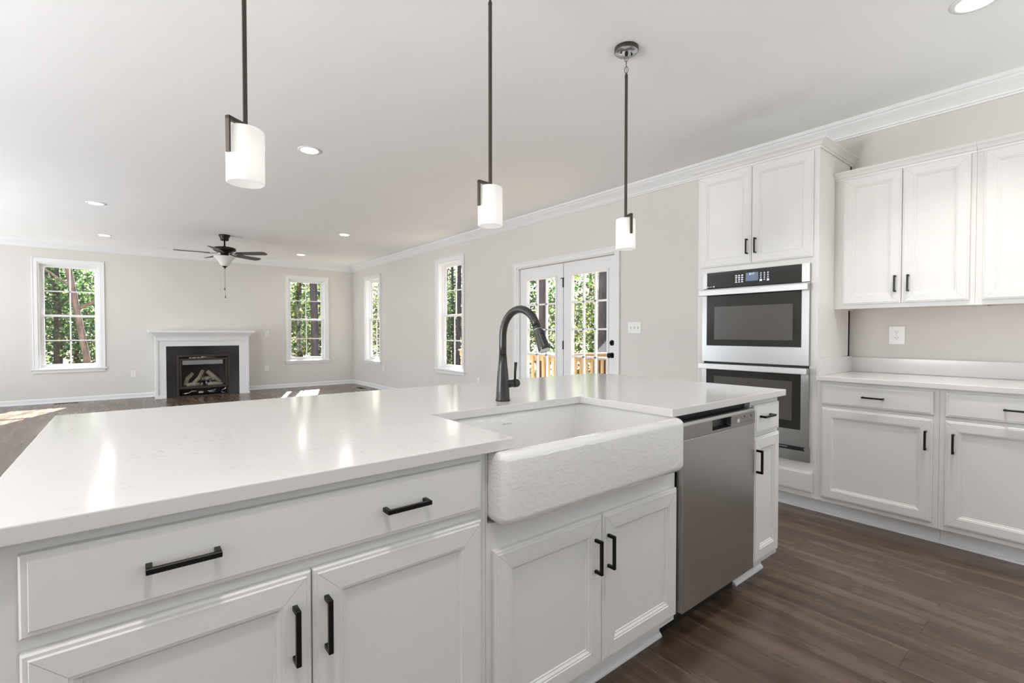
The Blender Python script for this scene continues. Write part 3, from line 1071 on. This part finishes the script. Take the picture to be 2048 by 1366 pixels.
# base cabinets of the wall run
SEAM = 0.580
for nm, lab, y0, y1, dy0, dy1, hy in (
        ('base_cabinet', 'white base cabinet beside the tall oven cabinet, drawer over one door', SEAM + 0.0005, PY0 - 0.0005, 0.6045, 1.155, 0.634),
        ('base_cabinet', 'white base cabinet at the right edge, cut off, drawer over doors', -0.34, SEAM - 0.0005, 0.128, 0.553, 0.518)):
    t = thing(nm, (3.8, (y0 + y1) / 2, 0), lab, 'cabinet')
    MB().box(XC, W - 0.002, y0, y1, 0.10, ZT).obj('body', M['cab'], t)
    b = MB().box(3.580, 3.592, y0, y1, 0, 0.10)
    b.prism([(0, 0), (-0.012, 0), (-0.010, 0.010), (0, 0.015)], lambda a, c: (3.58 + a, y0, c), lambda a, c: (3.58 + a, y1, c))
    b.obj('toe_kick', M['trim'], t)
    if y1 > 1:
        front('drawer', FC, dy0, dy1, 0.733, 0.864, t, [((dy0 + dy1) / 2, 0.800, False, 0.108)])
        front('door', FC, dy0, dy1, 0.130, 0.711, t, [(hy, 0.590, True, 0.108)])
    else:
        front('drawer', FC, -0.31, 0.553, 0.733, 0.864, t, [(0.275, 0.800, False, 0.108), (-0.10, 0.800, False, 0.108)])
        front('door', FC, 0.123, 0.553, 0.130, 0.711, t, [(0.518, 0.590, True, 0.108)])
        front('door', FC, -0.31, 0.120, 0.130, 0.711, t, [(-0.27, 0.590, True, 0.108)])

b = MB().box(3.476, W - 0.001, -0.36, PY0 - 0.0012, 0.884, 0.914)
o = b.obj('wall_countertop', M['quartz'], None, 0.0025)
tag(o, 'white quartz countertop on the base cabinets along the right wall', 'countertop')
t = thing('backsplash', (4.1, 1.0, 0.915), 'low white quartz backsplash strip above the right wall countertop', 'backsplash')
MB().box(W - 0.021, W - 0.001, -0.36, PY0 - 0.0012, 0.9145, 1.017).obj('back_strip', M['quartz'], t, 0.0015)
MB().box(3.486, W - 0.0215, PY0 - 0.0212, PY0 - 0.0012, 0.9145, 1.025).obj('side_strip', M['quartz'], t, 0.0015)

# upper cabinets
XU = 3.790
FU = FR(XU)
for lab, y0, y1, drs in (
        ('white upper wall cabinet with two doors, beside the tall oven cabinet', 0.4825, PY0 - 0.0005, ((0.8175, 1.131, 0.845), (0.506, 0.8145, 0.780))),
        ('white upper wall cabinet at the right edge, only one door partly in view', -0.22, 0.4815, ((0.135, 0.452, 0.17), (-0.18, 0.132, 0.10)))):
    t = thing('upper_cabinet', (3.95, (y0 + y1) / 2, 1.355), lab, 'cabinet')
    b = MB().box(XU, W - 0.002, y0, y1, 1.374, 2.238)
    b.box(XU, XU + 0.018, y0, y1, 1.354, 1.374)
    b.box(XU + 0.018, W - 0.002, y0, y0 + 0.016, 1.354, 1.374)
    b.box(XU + 0.018, W - 0.002, y1 - 0.016, y1, 1.354, 1.374)
    b.obj('body', M['cab'], t)
    MB().box(XU + 0.0185, W - 0.003, y0 + 0.0165, y1 - 0.0165, 1.3695, 1.3738).obj('bottom_panel', M['under'], t)
    for a0, a1, hy in drs:
        front('door', FU, a0, a1, 1.381, 2.219, t, [(hy, 1.502, True, 0.104)])
    b = MB()
    cab_crown(b, XU, y0, y1, 2.222, 2.272, 0.044, False, False)
    b.obj('crown_moulding', M['cab'], t)

# ---------------------------------------------------------------- wall plates


def plate(name, F, uc, vc, w, h, kind, lab, cat):
    o, U, Vv, N = F
    t = thing(name, o + U * uc + Vv * vc, lab, cat)
    MB().boxf(F, uc - w / 2, uc + w / 2, vc - h / 2, vc + h / 2, 0.0006, 0.006).obj('cover_plate', M['plastic'], t, 0.002)
    if kind == 'outlet':
        for dv in (-0.0195, 0.0195):
            b = MB().boxf(F, uc - 0.0165, uc + 0.0165, vc + dv - 0.013, vc + dv + 0.013, 0.006, 0.0072)
            s = b.obj('receptacle', M['plastic'], t, 0.003)
            b = MB()
            for du in (-0.006, 0.006):
                b.boxf(F, uc + du - 0.0012, uc + du + 0.0012, vc + dv - 0.001, vc + dv + 0.007, 0.0072, 0.0076)
            b.boxf(F, uc - 0.002, uc + 0.002, vc + dv - 0.009, vc + dv - 0.005, 0.0072, 0.0076)
            b.obj('slots', M['plug'], s)
        MB().boxf(F, uc - 0.002, uc + 0.002, vc - 0.002, vc + 0.002, 0.006, 0.0067).obj('screw', M['ink'], t)
    else:
        k = kind
        for i in range(k):
            c = uc + (i - (k - 1) / 2) * 0.046
            MB().boxf(F, c - 0.005, c + 0.005, vc - 0.012, vc + 0.012, 0.006, 0.0068).obj('switch_surround', M['ink'], t)
            MB().boxf(F, c - 0.0035, c + 0.0035, vc - 0.002, vc + 0.010, 0.0068, 0.016).obj('toggle', M['plastic'], t, 0.001)


plate('wall_outlet', FF(D), 0.045, 0.445, 0.075, 0.118, 'outlet', 'white wall outlet low between the left window and the fireplace', 'outlet')
plate('wall_outlet', FF(D), 2.257, 0.443, 0.075, 0.118, 'outlet', 'white wall outlet low to the right of the fireplace', 'outlet')
plate('light_switch', FF(D), 2.268, 1.173, 0.075, 0.118, 1, 'white single switch on the wall right of the mantel', 'switch')
plate('wall_outlet', FR(W), 9.43, 0.441, 0.075, 0.118, 'outlet', 'white wall outlet just right of and below the far narrow window', 'outlet')
plate('wall_outlet', FR(W), 5.95, 0.455, 0.075, 0.118, 'outlet', 'white wall outlet peeking above the island, left of the french doors', 'outlet')
plate('light_switch', FR(W), 3.095, 1.245, 0.165, 0.118, 3, 'white three-toggle switch plate right of the french doors', 'switch')
plate('wall_outlet', FR(W), 0.909, 1.176, 0.089, 0.124, 'outlet', 'white wall outlet above the backsplash under the upper cabinets', 'outlet')

# floor registers
for x, y, rz, lab in ((-0.85, 11.0, 0, 'dark slotted floor vent below the left window'), (3.87, 10.05, 90, 'dark slotted floor vent in the far right corner')):
    t = thing('floor_vent', (x, y, 0), lab, 'vent')
    b = MB()
    l, w = 0.15, 0.045
    if rz:
        l, w = w, l
    b.grid((V3((x, y, 0)), V3((1, 0, 0)), V3((0, 1, 0)), Z), (-l, l), (-w, w), [(-l + 0.01, l - 0.01, -w + 0.01, w - 0.01)], 0.0004, 0.004)
    b.obj('vent_frame', M['vent'], t)
    b = MB()
    for k in range(14):
        s = -0.136 + k * 0.0205
        if rz:
            b.box(x - 0.034, x + 0.034, y + s, y + s + 0.008, 0.0005, 0.003)
        else:
            b.box(x + s, x + s + 0.008, y - 0.034, y + 0.034, 0.0005, 0.003)
    b.obj('louver', M['vent'], t)

# ---------------------------------------------------------------- fireplace
t = thing('fireplace', (1.1, 10.9, 0), 'white mantel fireplace with black tile surround and glass-fronted gas insert', 'fireplace')
FY = 10.65
FFp = FF(FY)
b = MB().grid(FFp, (FPX0, FPX1), (0, 1.105), [(0.512, 1.674, -1, 0.944)], -0.465, 0)
# back band mouldings on pilasters and frieze
b.grid(FFp, (FPX0, FPX1), (0.001, 1.105), [(FPX0 + 0.040, FPX1 - 0.040, -9, 1.045)], -0.001, 0.020)
b.grid(FFp, (FPX0 + 0.0395, FPX1 - 0.0395), (0.0015, 1.0455), [(FPX0 + 0.052, FPX1 - 0.052, -9, 1.033)], -0.001, 0.010)
b.boxf(FFp, FPX0 - 0.008, 0.512, 0, 0.035, 0, 0.026)
b.boxf(FFp, 1.674, FPX1 + 0.008, 0, 0.035, 0, 0.026)
b.obj('surround', M['trim'], t, 0.002)
b = MB()
steps = [(0.0, 1.105, 1.125), (0.012, 1.125, 1.140), (0.028, 1.140, 1.155), (0.045, 1.155, 1.168), (0.060, 1.168, 1.180), (0.078, 1.180, 1.196), (0.098, 1.196, 1.232)]
for e_, z0, z1 in steps:
    b.box(FPX0 - e_, FPX1 + e_, FY - 0.022 - e_, D - 0.001, z0, z1)
b.obj('mantel_shelf', M['trim'], t, 0.003)
b = MB().grid(FFp, (0.512, 1.674), (0, 0.944), [(0.668, 1.515, -1, 0.775)], -0.03, -0.006)
for u0, u1, v0, v1 in ((0.512, 0.668, 0.470, 0.472), (1.515, 1.674, 0.470, 0.472), (1.515, 1.674, 0.18, 0.182), (0.870, 0.8715, 0.775, 0.944), (1.29, 1.2915, 0.775, 0.944)):
    k0 = len(b.mi)
    b.boxf(FFp, u0, u1, v0, v1, -0.0061, -0.0055)
    b.mi[k0:] = [1] * (len(b.mi) - k0)
b.obj('tile_surround', [M['granite'], M['firebox']], t)
b = MB().grid(FFp, (0.668, 1.515), (0.0, 0.775), [(0.700, 1.483, 0.02, 0.745)], -0.05, 0.004)
b.obj('insert_frame', M['firebox'], t, 0.002)
b = MB()
# firebox shell (open to the front)
b.boxf(FFp, 0.700, 1.483, 0.02, 0.745, -0.44, -0.42)
b.boxf(FFp, 0.700, 0.712, 0.02, 0.745, -0.43, -0.05)
b.boxf(FFp, 1.471, 1.483, 0.02, 0.745, -0.43, -0.05)
b.boxf(FFp, 0.700, 1.483, 0.733, 0.745, -0.43, -0.05)
b.boxf(FFp, 0.700, 1.483, 0.160, 0.172, -0.43, -0.05)
b.boxf(FFp, 0.700, 1.483, 0.0, 0.02, -0.43, -0.05)
b.obj('firebox', M['firebox'], t)
b = MB().grid(FFp, (0.706, 1.477), (0.150, 0.712), [(0.738, 1.440, 0.186, 0.682)], -0.045, -0.015)
gf = b.obj('glass_frame', M['firebox'], t, 0.002)
MB().boxf(FFp, 0.738, 1.440, 0.186, 0.682, -0.034, -0.030).obj('pane', M['pane'], gf)
b = MB().boxf(FFp, 0.765, 1.415, 0.590, 0.670, -0.17, -0.15)
b.boxf(FFp, 0.765, 1.415, 0.628, 0.634, -0.15, -0.14)
b.obj('heat_baffle', M['steel'], t)
b = MB().tube([(0.86, FY + 0.03, 0.722), (1.12, FY + 0.02, 0.722), (1.30, FY + 0.03, 0.726)], 0.006, 8)
b.tube([(1.05, FY + 0.012, 0.738), (1.13, FY + 0.010, 0.739)], 0.009, 8)
b.obj('top_latch', M['chrome'], t)
for pts, r_ in (([(0.80, 10.80, 0.20), (0.84, 10.83, 0.33), (0.93, 10.86, 0.42)], 0.040), ([(0.93, 10.76, 0.24), (1.02, 10.80, 0.33), (1.09, 10.84, 0.47)], 0.036),
                ([(1.16, 10.84, 0.45), (1.24, 10.80, 0.37), (1.37, 10.77, 0.24)], 0.042), ([(0.82, 10.74, 0.215), (0.95, 10.75, 0.225), (1.03, 10.77, 0.215)], 0.036),
                ([(1.15, 10.74, 0.21), (1.27, 10.73, 0.22), (1.40, 10.74, 0.205)], 0.036), ([(1.00, 10.88, 0.30), (1.2, 10.88, 0.32), (1.33, 10.88, 0.29)], 0.045)):
    MB().tube(pts, [r_ * 0.85, r_, r_ * 0.8], 10).obj('log', M['log'], t)
b = MB()
rg = random.Random(9)
for k in range(34):
    x = rg.uniform(0.84, 1.36)
    y = rg.uniform(10.72, 10.86)
    r_ = rg.uniform(0.012, 0.026)
    z = 0.178 + r_ * 0.5 + (0.13 * rg.random() if 1.0 < x < 1.26 else 0.03 * rg.random())
    b.lathe((x, y, z), [(r_ * 0.3, -r_ * 0.8), (r_ * 0.9, -r_ * 0.3), (r_, r_ * 0.2), (r_ * 0.5, r_ * 0.8)], 7)
tag(b.obj('ember_bed', M['ember'], t), kind='stuff')
b = MB()
b.tube([(0.74, FY + 0.06, 0.055), (0.85, FY + 0.05, 0.065), (0.90, FY + 0.06, 0.10), (0.97, FY + 0.05, 0.095)], 0.010, 8)
b.obj('gas_valve', M['chrome'], t)
MB().box(1.00, 1.08, FY + 0.04, FY + 0.09, 0.05, 0.09).obj('gas_valve', M['chrome'], t, 0.004)
b = MB()
b.tube([(1.15, FY + 0.05, 0.085), (1.27, FY + 0.05, 0.095), (1.28, FY + 0.05, 0.13)], 0.005, 8)
b.obj('gas_pipe', M['chrome'], t)
b = MB()
b.tube([(1.17, FY + 0.05, 0.07), (1.30, FY + 0.06, 0.055)], 0.005, 8)
b.obj('gas_pipe', M['chrome'], t)
b = MB()
b.tube([(1.44, FY + 0.05, 0.15), (1.45, FY + 0.05, 0.12), (1.37, FY + 0.05, 0.08), (1.38, FY + 0.05, 0.045), (1.46, FY + 0.06, 0.03)], 0.006, 8)
b.obj('gas_pipe', M['chrome'], t)

# ---------------------------------------------------------------- ceiling fan
cx, cy = 1.186, 8.73
t = thing('ceiling_fan', (cx, cy, H), 'dark five-blade ceiling fan with frosted bowl light and pull chains', 'ceiling fan')
MB().lathe((cx, cy, H), [(0.080, -0.0005), (0.078, -0.020), (0.062, -0.045), (0.058, -0.075), (0.052, -0.088), (0.018, -0.090)], 32).obj('canopy', M['fanmetal'], t)
MB().lathe((cx, cy, H), [(0.012, -0.085), (0.012, -0.170), (0.024, -0.175), (0.026, -0.192), (0.020, -0.195)], 20).obj('downrod', M['fanmetal'], t)
MB().lathe((cx, cy, H), [(0.05, -0.190), (0.125, -0.196), (0.155, -0.206), (0.158, -0.232), (0.150, -0.250), (0.115, -0.268), (0.070, -0.275), (0.058, -0.285), (0.056, -0.335), (0.030, -0.338)], 40).obj('motor_housing', M['fanmetal'], t)
for k in range(5):
    a = R(-40 + 72 * k)
    ca, sa = math.cos(a), math.sin(a)
    tl = R(-12)

    def P(l, w, h):
        zz = h + w * math.sin(tl)
        ww = w * math.cos(tl)
        return (cx + l * ca - ww * sa, cy + l * sa + ww * ca, H - 0.292 + zz)
    out = [(0.200, -0.045), (0.215, -0.056), (0.60, -0.068), (0.640, -0.060), (0.662, -0.035), (0.667, 0), (0.662, 0.035), (0.640, 0.060), (0.60, 0.068), (0.215, 0.056), (0.200, 0.045)]
    bl = MB().prism(out, lambda l, w: P(l, w, -0.004), lambda l, w: P(l, w, 0.003)).obj('blade', M['fanblade'], t)
    b = MB().prism([(0.09, -0.014), (0.15, -0.010), (0.19, -0.034), (0.27, -0.030), (0.275, 0), (0.27, 0.030), (0.19, 0.034), (0.15, 0.010), (0.09, 0.014)],
                   lambda l, w: P(l, w, -0.0095 + (0.012 if l < 0.12 else 0)), lambda l, w: P(l, w, -0.0042 + (0.016 if l < 0.12 else 0)))
    b.obj('blade_arm', M['fanmetal'], bl)
MB().lathe((cx, cy, H), [(0.030, -0.336), (0.150, -0.338), (0.152, -0.346), (0.135, -0.360), (0.110, -0.385), (0.088, -0.420), (0.070, -0.455), (0.048, -0.482), (0.020, -0.492)], 40).obj('glass_bowl', M['frost'], t)
MB().lathe((cx, cy, H), [(0.034, -0.488), (0.036, -0.494), (0.018, -0.508), (0.007, -0.516), (0.009, -0.524), (0.003, -0.532)], 20).obj('finial', M['fanmetal'], t)
for dx, dz0, dz1 in ((-0.005, -0.53, -0.83), (0.006, -0.53, -0.955)):
    ch = MB().tube([(cx + dx, cy, H + dz0 + 0.01), (cx + dx, cy, H + dz1)], 0.0014, 6).obj('pull_chain', M['bronze'], t)
    MB().lathe((cx + dx, cy, H + dz1), [(0.004, 0.002), (0.006, -0.006), (0.006, -0.034), (0.004, -0.038)], 10).obj('chain_fob', M['fanmetal'], ch)

# ---------------------------------------------------------------- ceiling downlights
lights = [
    (1.200, 4.226, 'recessed ceiling light nearest the left pendant, largest of the distant ones'),
    (-0.293, 7.534, 'recessed ceiling light at the left edge, above the left window side'),
    (-0.291, 9.918, 'recessed ceiling light close to the far wall, left of the fan'),
    (2.647, 7.506, 'recessed ceiling light right of the fan, nearer of that pair'),
    (2.653, 9.963, 'recessed ceiling light right of the fan, close to the far wall'),
    (3.075, 0.405, 'recessed ceiling light at the top right, above the upper cabinets'),
    (0.10, 0.405, None), (-1.6, 4.226, None), (-2.9, 1.5, None), (1.6, -1.0, None), (-1.4, -1.0, None), (-3.0, 7.5, None),
]
for x, y, lab in lights:
    t = thing('recessed_light', (x, y, H), lab or 'recessed ceiling light outside the view, in the ceiling overhead', 'ceiling light', 'recessed ceiling lights')
    MB().lathe((x, y, H), [(0.092, -0.0004), (0.090, -0.005), (0.074, -0.007), (0.068, -0.004)], 40).obj('trim_ring', M['ltrim'], t)
    MB().lathe((x, y, H), [(0.067, -0.0041), (0.067, -0.0075)], 40).obj('lens', M['lens'], t)
    d = bpy.data.lights.new('bulb', 'AREA')
    d.shape = 'DISK'
    d.size = 0.13
    d.energy = DOWN_LIGHT * (0.5 if y > 4 else (0.85 if x > 2 else (0.72 if abs(x - 0.1) < 0.1 else 0.20)))
    d.color = (1.0, 0.97, 0.93)
    d.spread = R(165 if y > 4 else (98 if x > 2 else 115))
    o = bpy.data.objects.new('bulb', d)
    COL.objects.link(o)
    o.parent = t
    o.location = (0, 0, -0.012)

# ---------------------------------------------------------------- pendants
pend = [(0.282, (-0.048, -0.035), 'pendant lamp with white glass cylinder, leftmost and nearest of three over the island', False),
        (1.203, (-0.066, -0.007), 'pendant lamp with white glass cylinder, middle of three over the island', False),
        (2.113, (-0.027, -0.060), 'pendant lamp with white glass cylinder, rightmost of three, round ceiling canopy in view', True)]
PY = 1.65
for x, dr, lab, _ in pend:
    t = thing('pendant_lamp', (x, PY, H), lab, 'pendant lamp', 'pendants over the island')
    can = MB().lathe((x, PY, H), [(0.064, -0.0004), (0.064, -0.020), (0.062, -0.022)], 40).obj('canopy', M['bronze'], t)
    MB().lathe((x, PY, H), [(0.0615, -0.0221), (0.0605, -0.0245), (0.010, -0.0255)], 40).obj('canopy_plate', M['canopy'], can)
    b = MB()
    for s in (-1, 1):
        b.lathe((x + s * 0.030, PY - s * 0.012, H), [(0.0045, -0.0245), (0.0045, -0.032), (0.003, -0.034)], 10)
    b.lathe((x, PY, H), [(0.009, -0.0255), (0.009, -0.036), (0.004, -0.042)], 12)
    b.obj('canopy_screw', M['black'], can)
    b = MB()
    for k, (zc, hh) in enumerate(((-0.056, 0.017), (-0.085, 0.019), (-0.116, 0.018))):
        pts = []
        for q in range(16):
            a = 2 * math.pi * q / 16
            w = 0.0095 * math.cos(a)
            hz = hh * math.sin(a)
            ang = R(35 if k % 2 else 125)
            pts.append((x + w * math.cos(ang), PY + w * math.sin(ang), H + zc + hz))
        b.tube(pts, 0.0016, 6, True)
    b.tube([(x + 0.002, PY, H - 0.035), (x - 0.003, PY, H - 0.08), (x + 0.003, PY, H - 0.14)], 0.0012, 6)
    b.obj('chain', M['bronze'], t)
    zb = 1.818
    b = MB().box(x - 0.0058, x + 0.0058, PY - 0.0058, PY + 0.0058, zb, H - 0.142)
    b.lathe((x, PY, H - 0.142), [(0.0085, -0.012), (0.0085, -0.004), (0.005, 0.006)], 12)
    b.obj('rod', M['bronze'], t, 0.0006, 1)
    d = V3((dr[0], dr[1], 0)).normalized()
    s = V3((-d.y, d.x, 0))
    Fb = (V3((x, PY, 0)), d, Z, s)
    b = MB().boxf(Fb, -0.006, 0.0665, zb - 0.001, zb + 0.010, -0.007, 0.007)
    b.boxf(Fb, 0.0595, 0.0665, 1.722, zb + 0.010, -0.007, 0.007)
    b.obj('bracket', M['bronze'], t, 0.0006, 1)
    b = MB().lathe((x, PY, 0), [(0.020, 1.8125), (0.020, 1.8172), (0.012, 1.8178)], 20)
    b.obj('socket_cap', M['bronze'], t)
    pr = [(0.015, 1.8120), (0.046, 1.8115), (0.0510, 1.8085), (0.0525, 1.803), (0.0525, 1.652), (0.0518, 1.6482), (0.0495, 1.6470), (0.0470, 1.6478), (0.030, 1.6490), (0.010, 1.6492)]
    MB().lathe((x, PY, 0), pr, 40).obj('glass_shade', M['opal'], t)

# ---------------------------------------------------------------- outside: ground, deck, railings, trees
tag(MB().box(-60, 80, -60, 90, -1.5, -1.0).obj('ground', M['ground']), kind='structure')
t = thing('deck', (5, 4.6, -0.1), 'wooden deck outside the french doors behind its railing', 'deck')
for k in range(9):
    x = W + WT + 0.02 + k * 0.145
    MB().box(x, x + 0.139, 1.6, 8.2, -0.075, -0.04).obj('deck_board', M['deck'], t)
b = MB()
for y in (1.7, 3.6, 5.3, 8.0):
    b.box(W + WT + 0.02, 5.55, y - 0.02, y + 0.02, -0.25, -0.075)
    b.box(5.2, 5.3, y - 0.045, y + 0.045, -1.02, -0.25)
b.obj('deck_joist', M['deck'], t)


def railing(F, u0, u1, lab):
    o, U, Vv, N = F
    t = thing('deck_railing', o + U * u0, lab, 'railing')
    MB().boxf(F, u0, u1, 0.835, 0.865, -0.05, 0.07).obj('top_rail', M['deck'], t, 0.002)
    MB().boxf(F, u0, u1, 0.742, 0.835, -0.002, 0.036).obj('upper_rail', M['deck'], t)
    MB().boxf(F, u0, u1, 0.03, 0.12, -0.002, 0.036).obj('lower_rail', M['deck'], t)
    n_ = int((u1 - u0) / 0.125)
    for k in range(n_):
        u = u0 + 0.06 + k * 0.125
        MB().boxf(F, u, u + 0.036, 0.0, 0.80, 0.036, 0.072).obj('baluster', M['deck'], t)
    for u in (u0, u1 - 0.09):
        MB().boxf(F, u, u + 0.09, -0.04, 0.84, -0.095, -0.005).obj('post', M['deck'], t)


railing((V3((5.18, 0, 0)), V3((0, 1, 0)), Z, V3((-1, 0, 0))), 5.28, 8.1, 'cedar railing seen through the left french door, running along the house')
railing((V3((0, 5.20, 0)), V3((1, 0, 0)), Z, V3((0, -1, 0))), 5.30, 7.6, 'cedar railing seen through the right french door, running away from the house')

# leaf clusters: flat leaves gathered on random twigs


def leaf_mesh(name, n, rx, rz, size, seed, material):
    g = np.random.default_rng(seed)
    nc = n // 14
    c = g.normal(0, 1, (nc, 3))
    c /= np.linalg.norm(c, axis=1)[:, None]
    c *= (g.random(nc) ** 0.45)[:, None]
    c[:, 0] *= rx
    c[:, 1] *= rx
    c[:, 2] = c[:, 2] * rz
    P_ = np.repeat(c, 14, 0) + g.normal(0, 0.16, (nc * 14, 3))
    m_ = len(P_)
    a = g.random(m_) * 2 * np.pi
    tl = g.normal(0, 0.5, m_)
    d = np.stack([np.cos(a) * np.cos(tl), np.sin(a) * np.cos(tl), np.sin(tl)], 1)
    q = g.normal(0, 1, (m_, 3))
    s = np.cross(d, q)
    s /= np.linalg.norm(s, axis=1)[:, None]
    nn = np.cross(d, s)
    L = (size * (0.6 + 0.8 * g.random(m_)))[:, None]
    v0 = P_ - d * L * 0.5
    v1 = P_ + s * L * 0.33 + nn * L * 0.08
    v2 = P_ + d * L * 0.5
    v3 = P_ - s * L * 0.33 + nn * L * 0.08
    vs = np.stack([v0, v1, v2, v3], 1).reshape(-1, 3)
    me = bpy.data.meshes.new(name)
    me.vertices.add(len(vs))
    me.vertices.foreach_set('co', vs.astype(np.float32).ravel())
    me.loops.add(m_ * 6)
    idx = np.arange(m_)[:, None] * 4 + np.array([0, 1, 2, 0, 2, 3])[None]
    me.loops.foreach_set('vertex_index', idx.ravel().astype(np.int32))
    me.polygons.add(m_ * 2)
    me.polygons.foreach_set('loop_start', (np.arange(m_ * 2) * 3).astype(np.int32))
    me.update(calc_edges=True)
    me.validate()
    me.materials.append(material)
    return me


foliage = [leaf_mesh('foliage', 4000, 1.42, 2.9, 0.125, 11, M['leaf_green']), leaf_mesh('foliage', 4000, 1.42, 2.9, 0.125, 12, M['leaf_yellow']),
           leaf_mesh('foliage', 3700, 1.40, 2.9, 0.135, 13, M['leaf_orange']), leaf_mesh('foliage', 4500, 1.45, 3.0, 0.115, 14, M['leaf_green'])]


def trunk_mesh(name, seed, h, r, lean, mat_):
    rg = random.Random(seed)
    pts, x, y = [], 0.0, 0.0
    n_ = 9
    for k in range(n_ + 1):
        z = h * k / n_
        pts.append((x, y, z))
        x += lean * h / n_ + rg.uniform(-0.04, 0.04)
        y += rg.uniform(-0.04, 0.04)
    b = MB().tube(pts, [r * (1.25 if k == 0 else 1 - 0.45 * k / n_) for k in range(n_ + 1)], 12)
    for k in range(4, n_):
        a = rg.random() * 6.28
        l = rg.uniform(0.9, 1.7)
        p_ = V3(pts[k])
        b.tube([p_, p_ + V3((math.cos(a) * l * 0.5, math.sin(a) * l * 0.5, l * 0.3)), p_ + V3((math.cos(a) * l, math.sin(a) * l, l * 0.75))], [r * 0.3, r * 0.2, r * 0.08], 7)
    me = bpy.data.meshes.new(name)
    me.from_pydata([tuple(q) for q in b.v], [], b.f)
    me.polygons.foreach_set('use_smooth', b.sm)
    me.materials.append(mat_)
    return me


trunks = [trunk_mesh('trunk', 21, 6.5, 0.10, 0.03, M['bark']), trunk_mesh('trunk', 22, 6.5, 0.08, -0.04, M['bark']), trunk_mesh('trunk', 23, 6.5, 0.12, 0.0, M['barkb'])]
rows = {}
KIND = ['green leafy', 'yellow-green leafy', 'orange-tinged leafy', 'dense green']


def seen_through(x, y):
    """which opening a point outside lies behind, seen from the room"""
    if y > D:
        xx = x * D / y
        if xx < 1.0:
            return 'left far window'
        if xx < W:
            return 'right far window'
    yy = y * W / max(x, 0.1)
    if yy > 8.4:
        return 'far narrow side window'
    if yy > 5.6:
        return 'near side window'
    return 'french doors'


def tree(x, y, z, k, tk, s, rz, lab=None, zc=3.0, grp=None):
    w = seen_through(x, y)
    if lab is None:
        lab = KIND[k] + ' tree among the woods outside the ' + w
        grp = KIND[k] + ' trees outside the ' + w
    t = thing('tree', (x, y, -1.0), lab, 'tree', grp)
    t.rotation_euler.z = rz
    t.scale = (s, s, s)
    if tk is not None:
        o = bpy.data.objects.new('trunk', trunks[tk])
        COL.objects.link(o)
        o.parent = t
    if k is not None:
        o = bpy.data.objects.new('foliage', foliage[k])
        COL.objects.link(o)
        o.parent = t
        o.location = (0, 0, zc)
    return t


rg = random.Random(42)
spots = []
# beyond the far wall (kept low and back enough for the sun to come in over them)
for row in range(5):
    yy = 19.2 + row * 3.35
    x = -8.5 + (row % 2) * 1.7
    while x < 19.5:
        spots.append((x, yy))
        x += 3.4
# beyond the right wall
for row in range(4):
    xx = 10.6 + row * 3.4
    y = 4.0 + (row % 2) * 1.7 - 1.7 * (row == 0)
    while y < 15.0:
        spots.append((xx, y))
        y += 3.4
for x, y in spots:
    tree(x, y, -1, rg.choice([0, 0, 1, 1, 1, 3, 3, 2]), rg.choice([0, 1, 2]), rg.uniform(0.92, 1.03), rg.random() * 6.28)

# single trunks standing out in the openings


def big_trunk(x, y, r, lab, material, lean=0.0, fork=False):
    b = MB()
    h = 9.0
    pts = [(x + lean * (z - 2.0), y, z - 1.02) for z in (0, 1.5, 3, 4.5, 6, 7.5, h)]
    b.tube(pts, [r * 1.3, r * 1.02, r, r * 0.96, r * 0.9, r * 0.82, r * 0.7], 16)
    if fork:
        b.tube([(x + lean * 0.8, y, 1.7), (x + 0.7, y - 0.1, 2.2), (x + 1.7, y, 3.3)], [r * 0.6, r * 0.45, r * 0.25], 10)
        b.tube([(x + lean * 1.4, y, 2.2), (x - 1.0, y + 0.1, 2.9), (x - 2.0, y, 3.3)], [r * 0.4, r * 0.25, r * 0.12], 10)
    t = thing('bare_tree', (x, y, -1.0), lab, 'tree')
    b.obj('trunk', material, t)


big_trunk(-0.80, 14.2, 0.062, 'leaning forked brown tree trunk outside the left far window', M['barkb'], -0.14, True)
big_trunk(7.35, 8.05, 0.105, 'dark straight tree trunk outside the left french door', M['bark'])
big_trunk(8.10, 6.95, 0.098, 'thick dark tree trunk outside the right french door', M['bark'], 0.01)
big_trunk(9.6, 15.2, 0.08, 'dark tree trunk outside the near side window', M['bark'], 0.02)
big_trunk(4.55, 15.6, 0.11, 'dark tree trunk outside the right far window', M['bark'], -0.02)
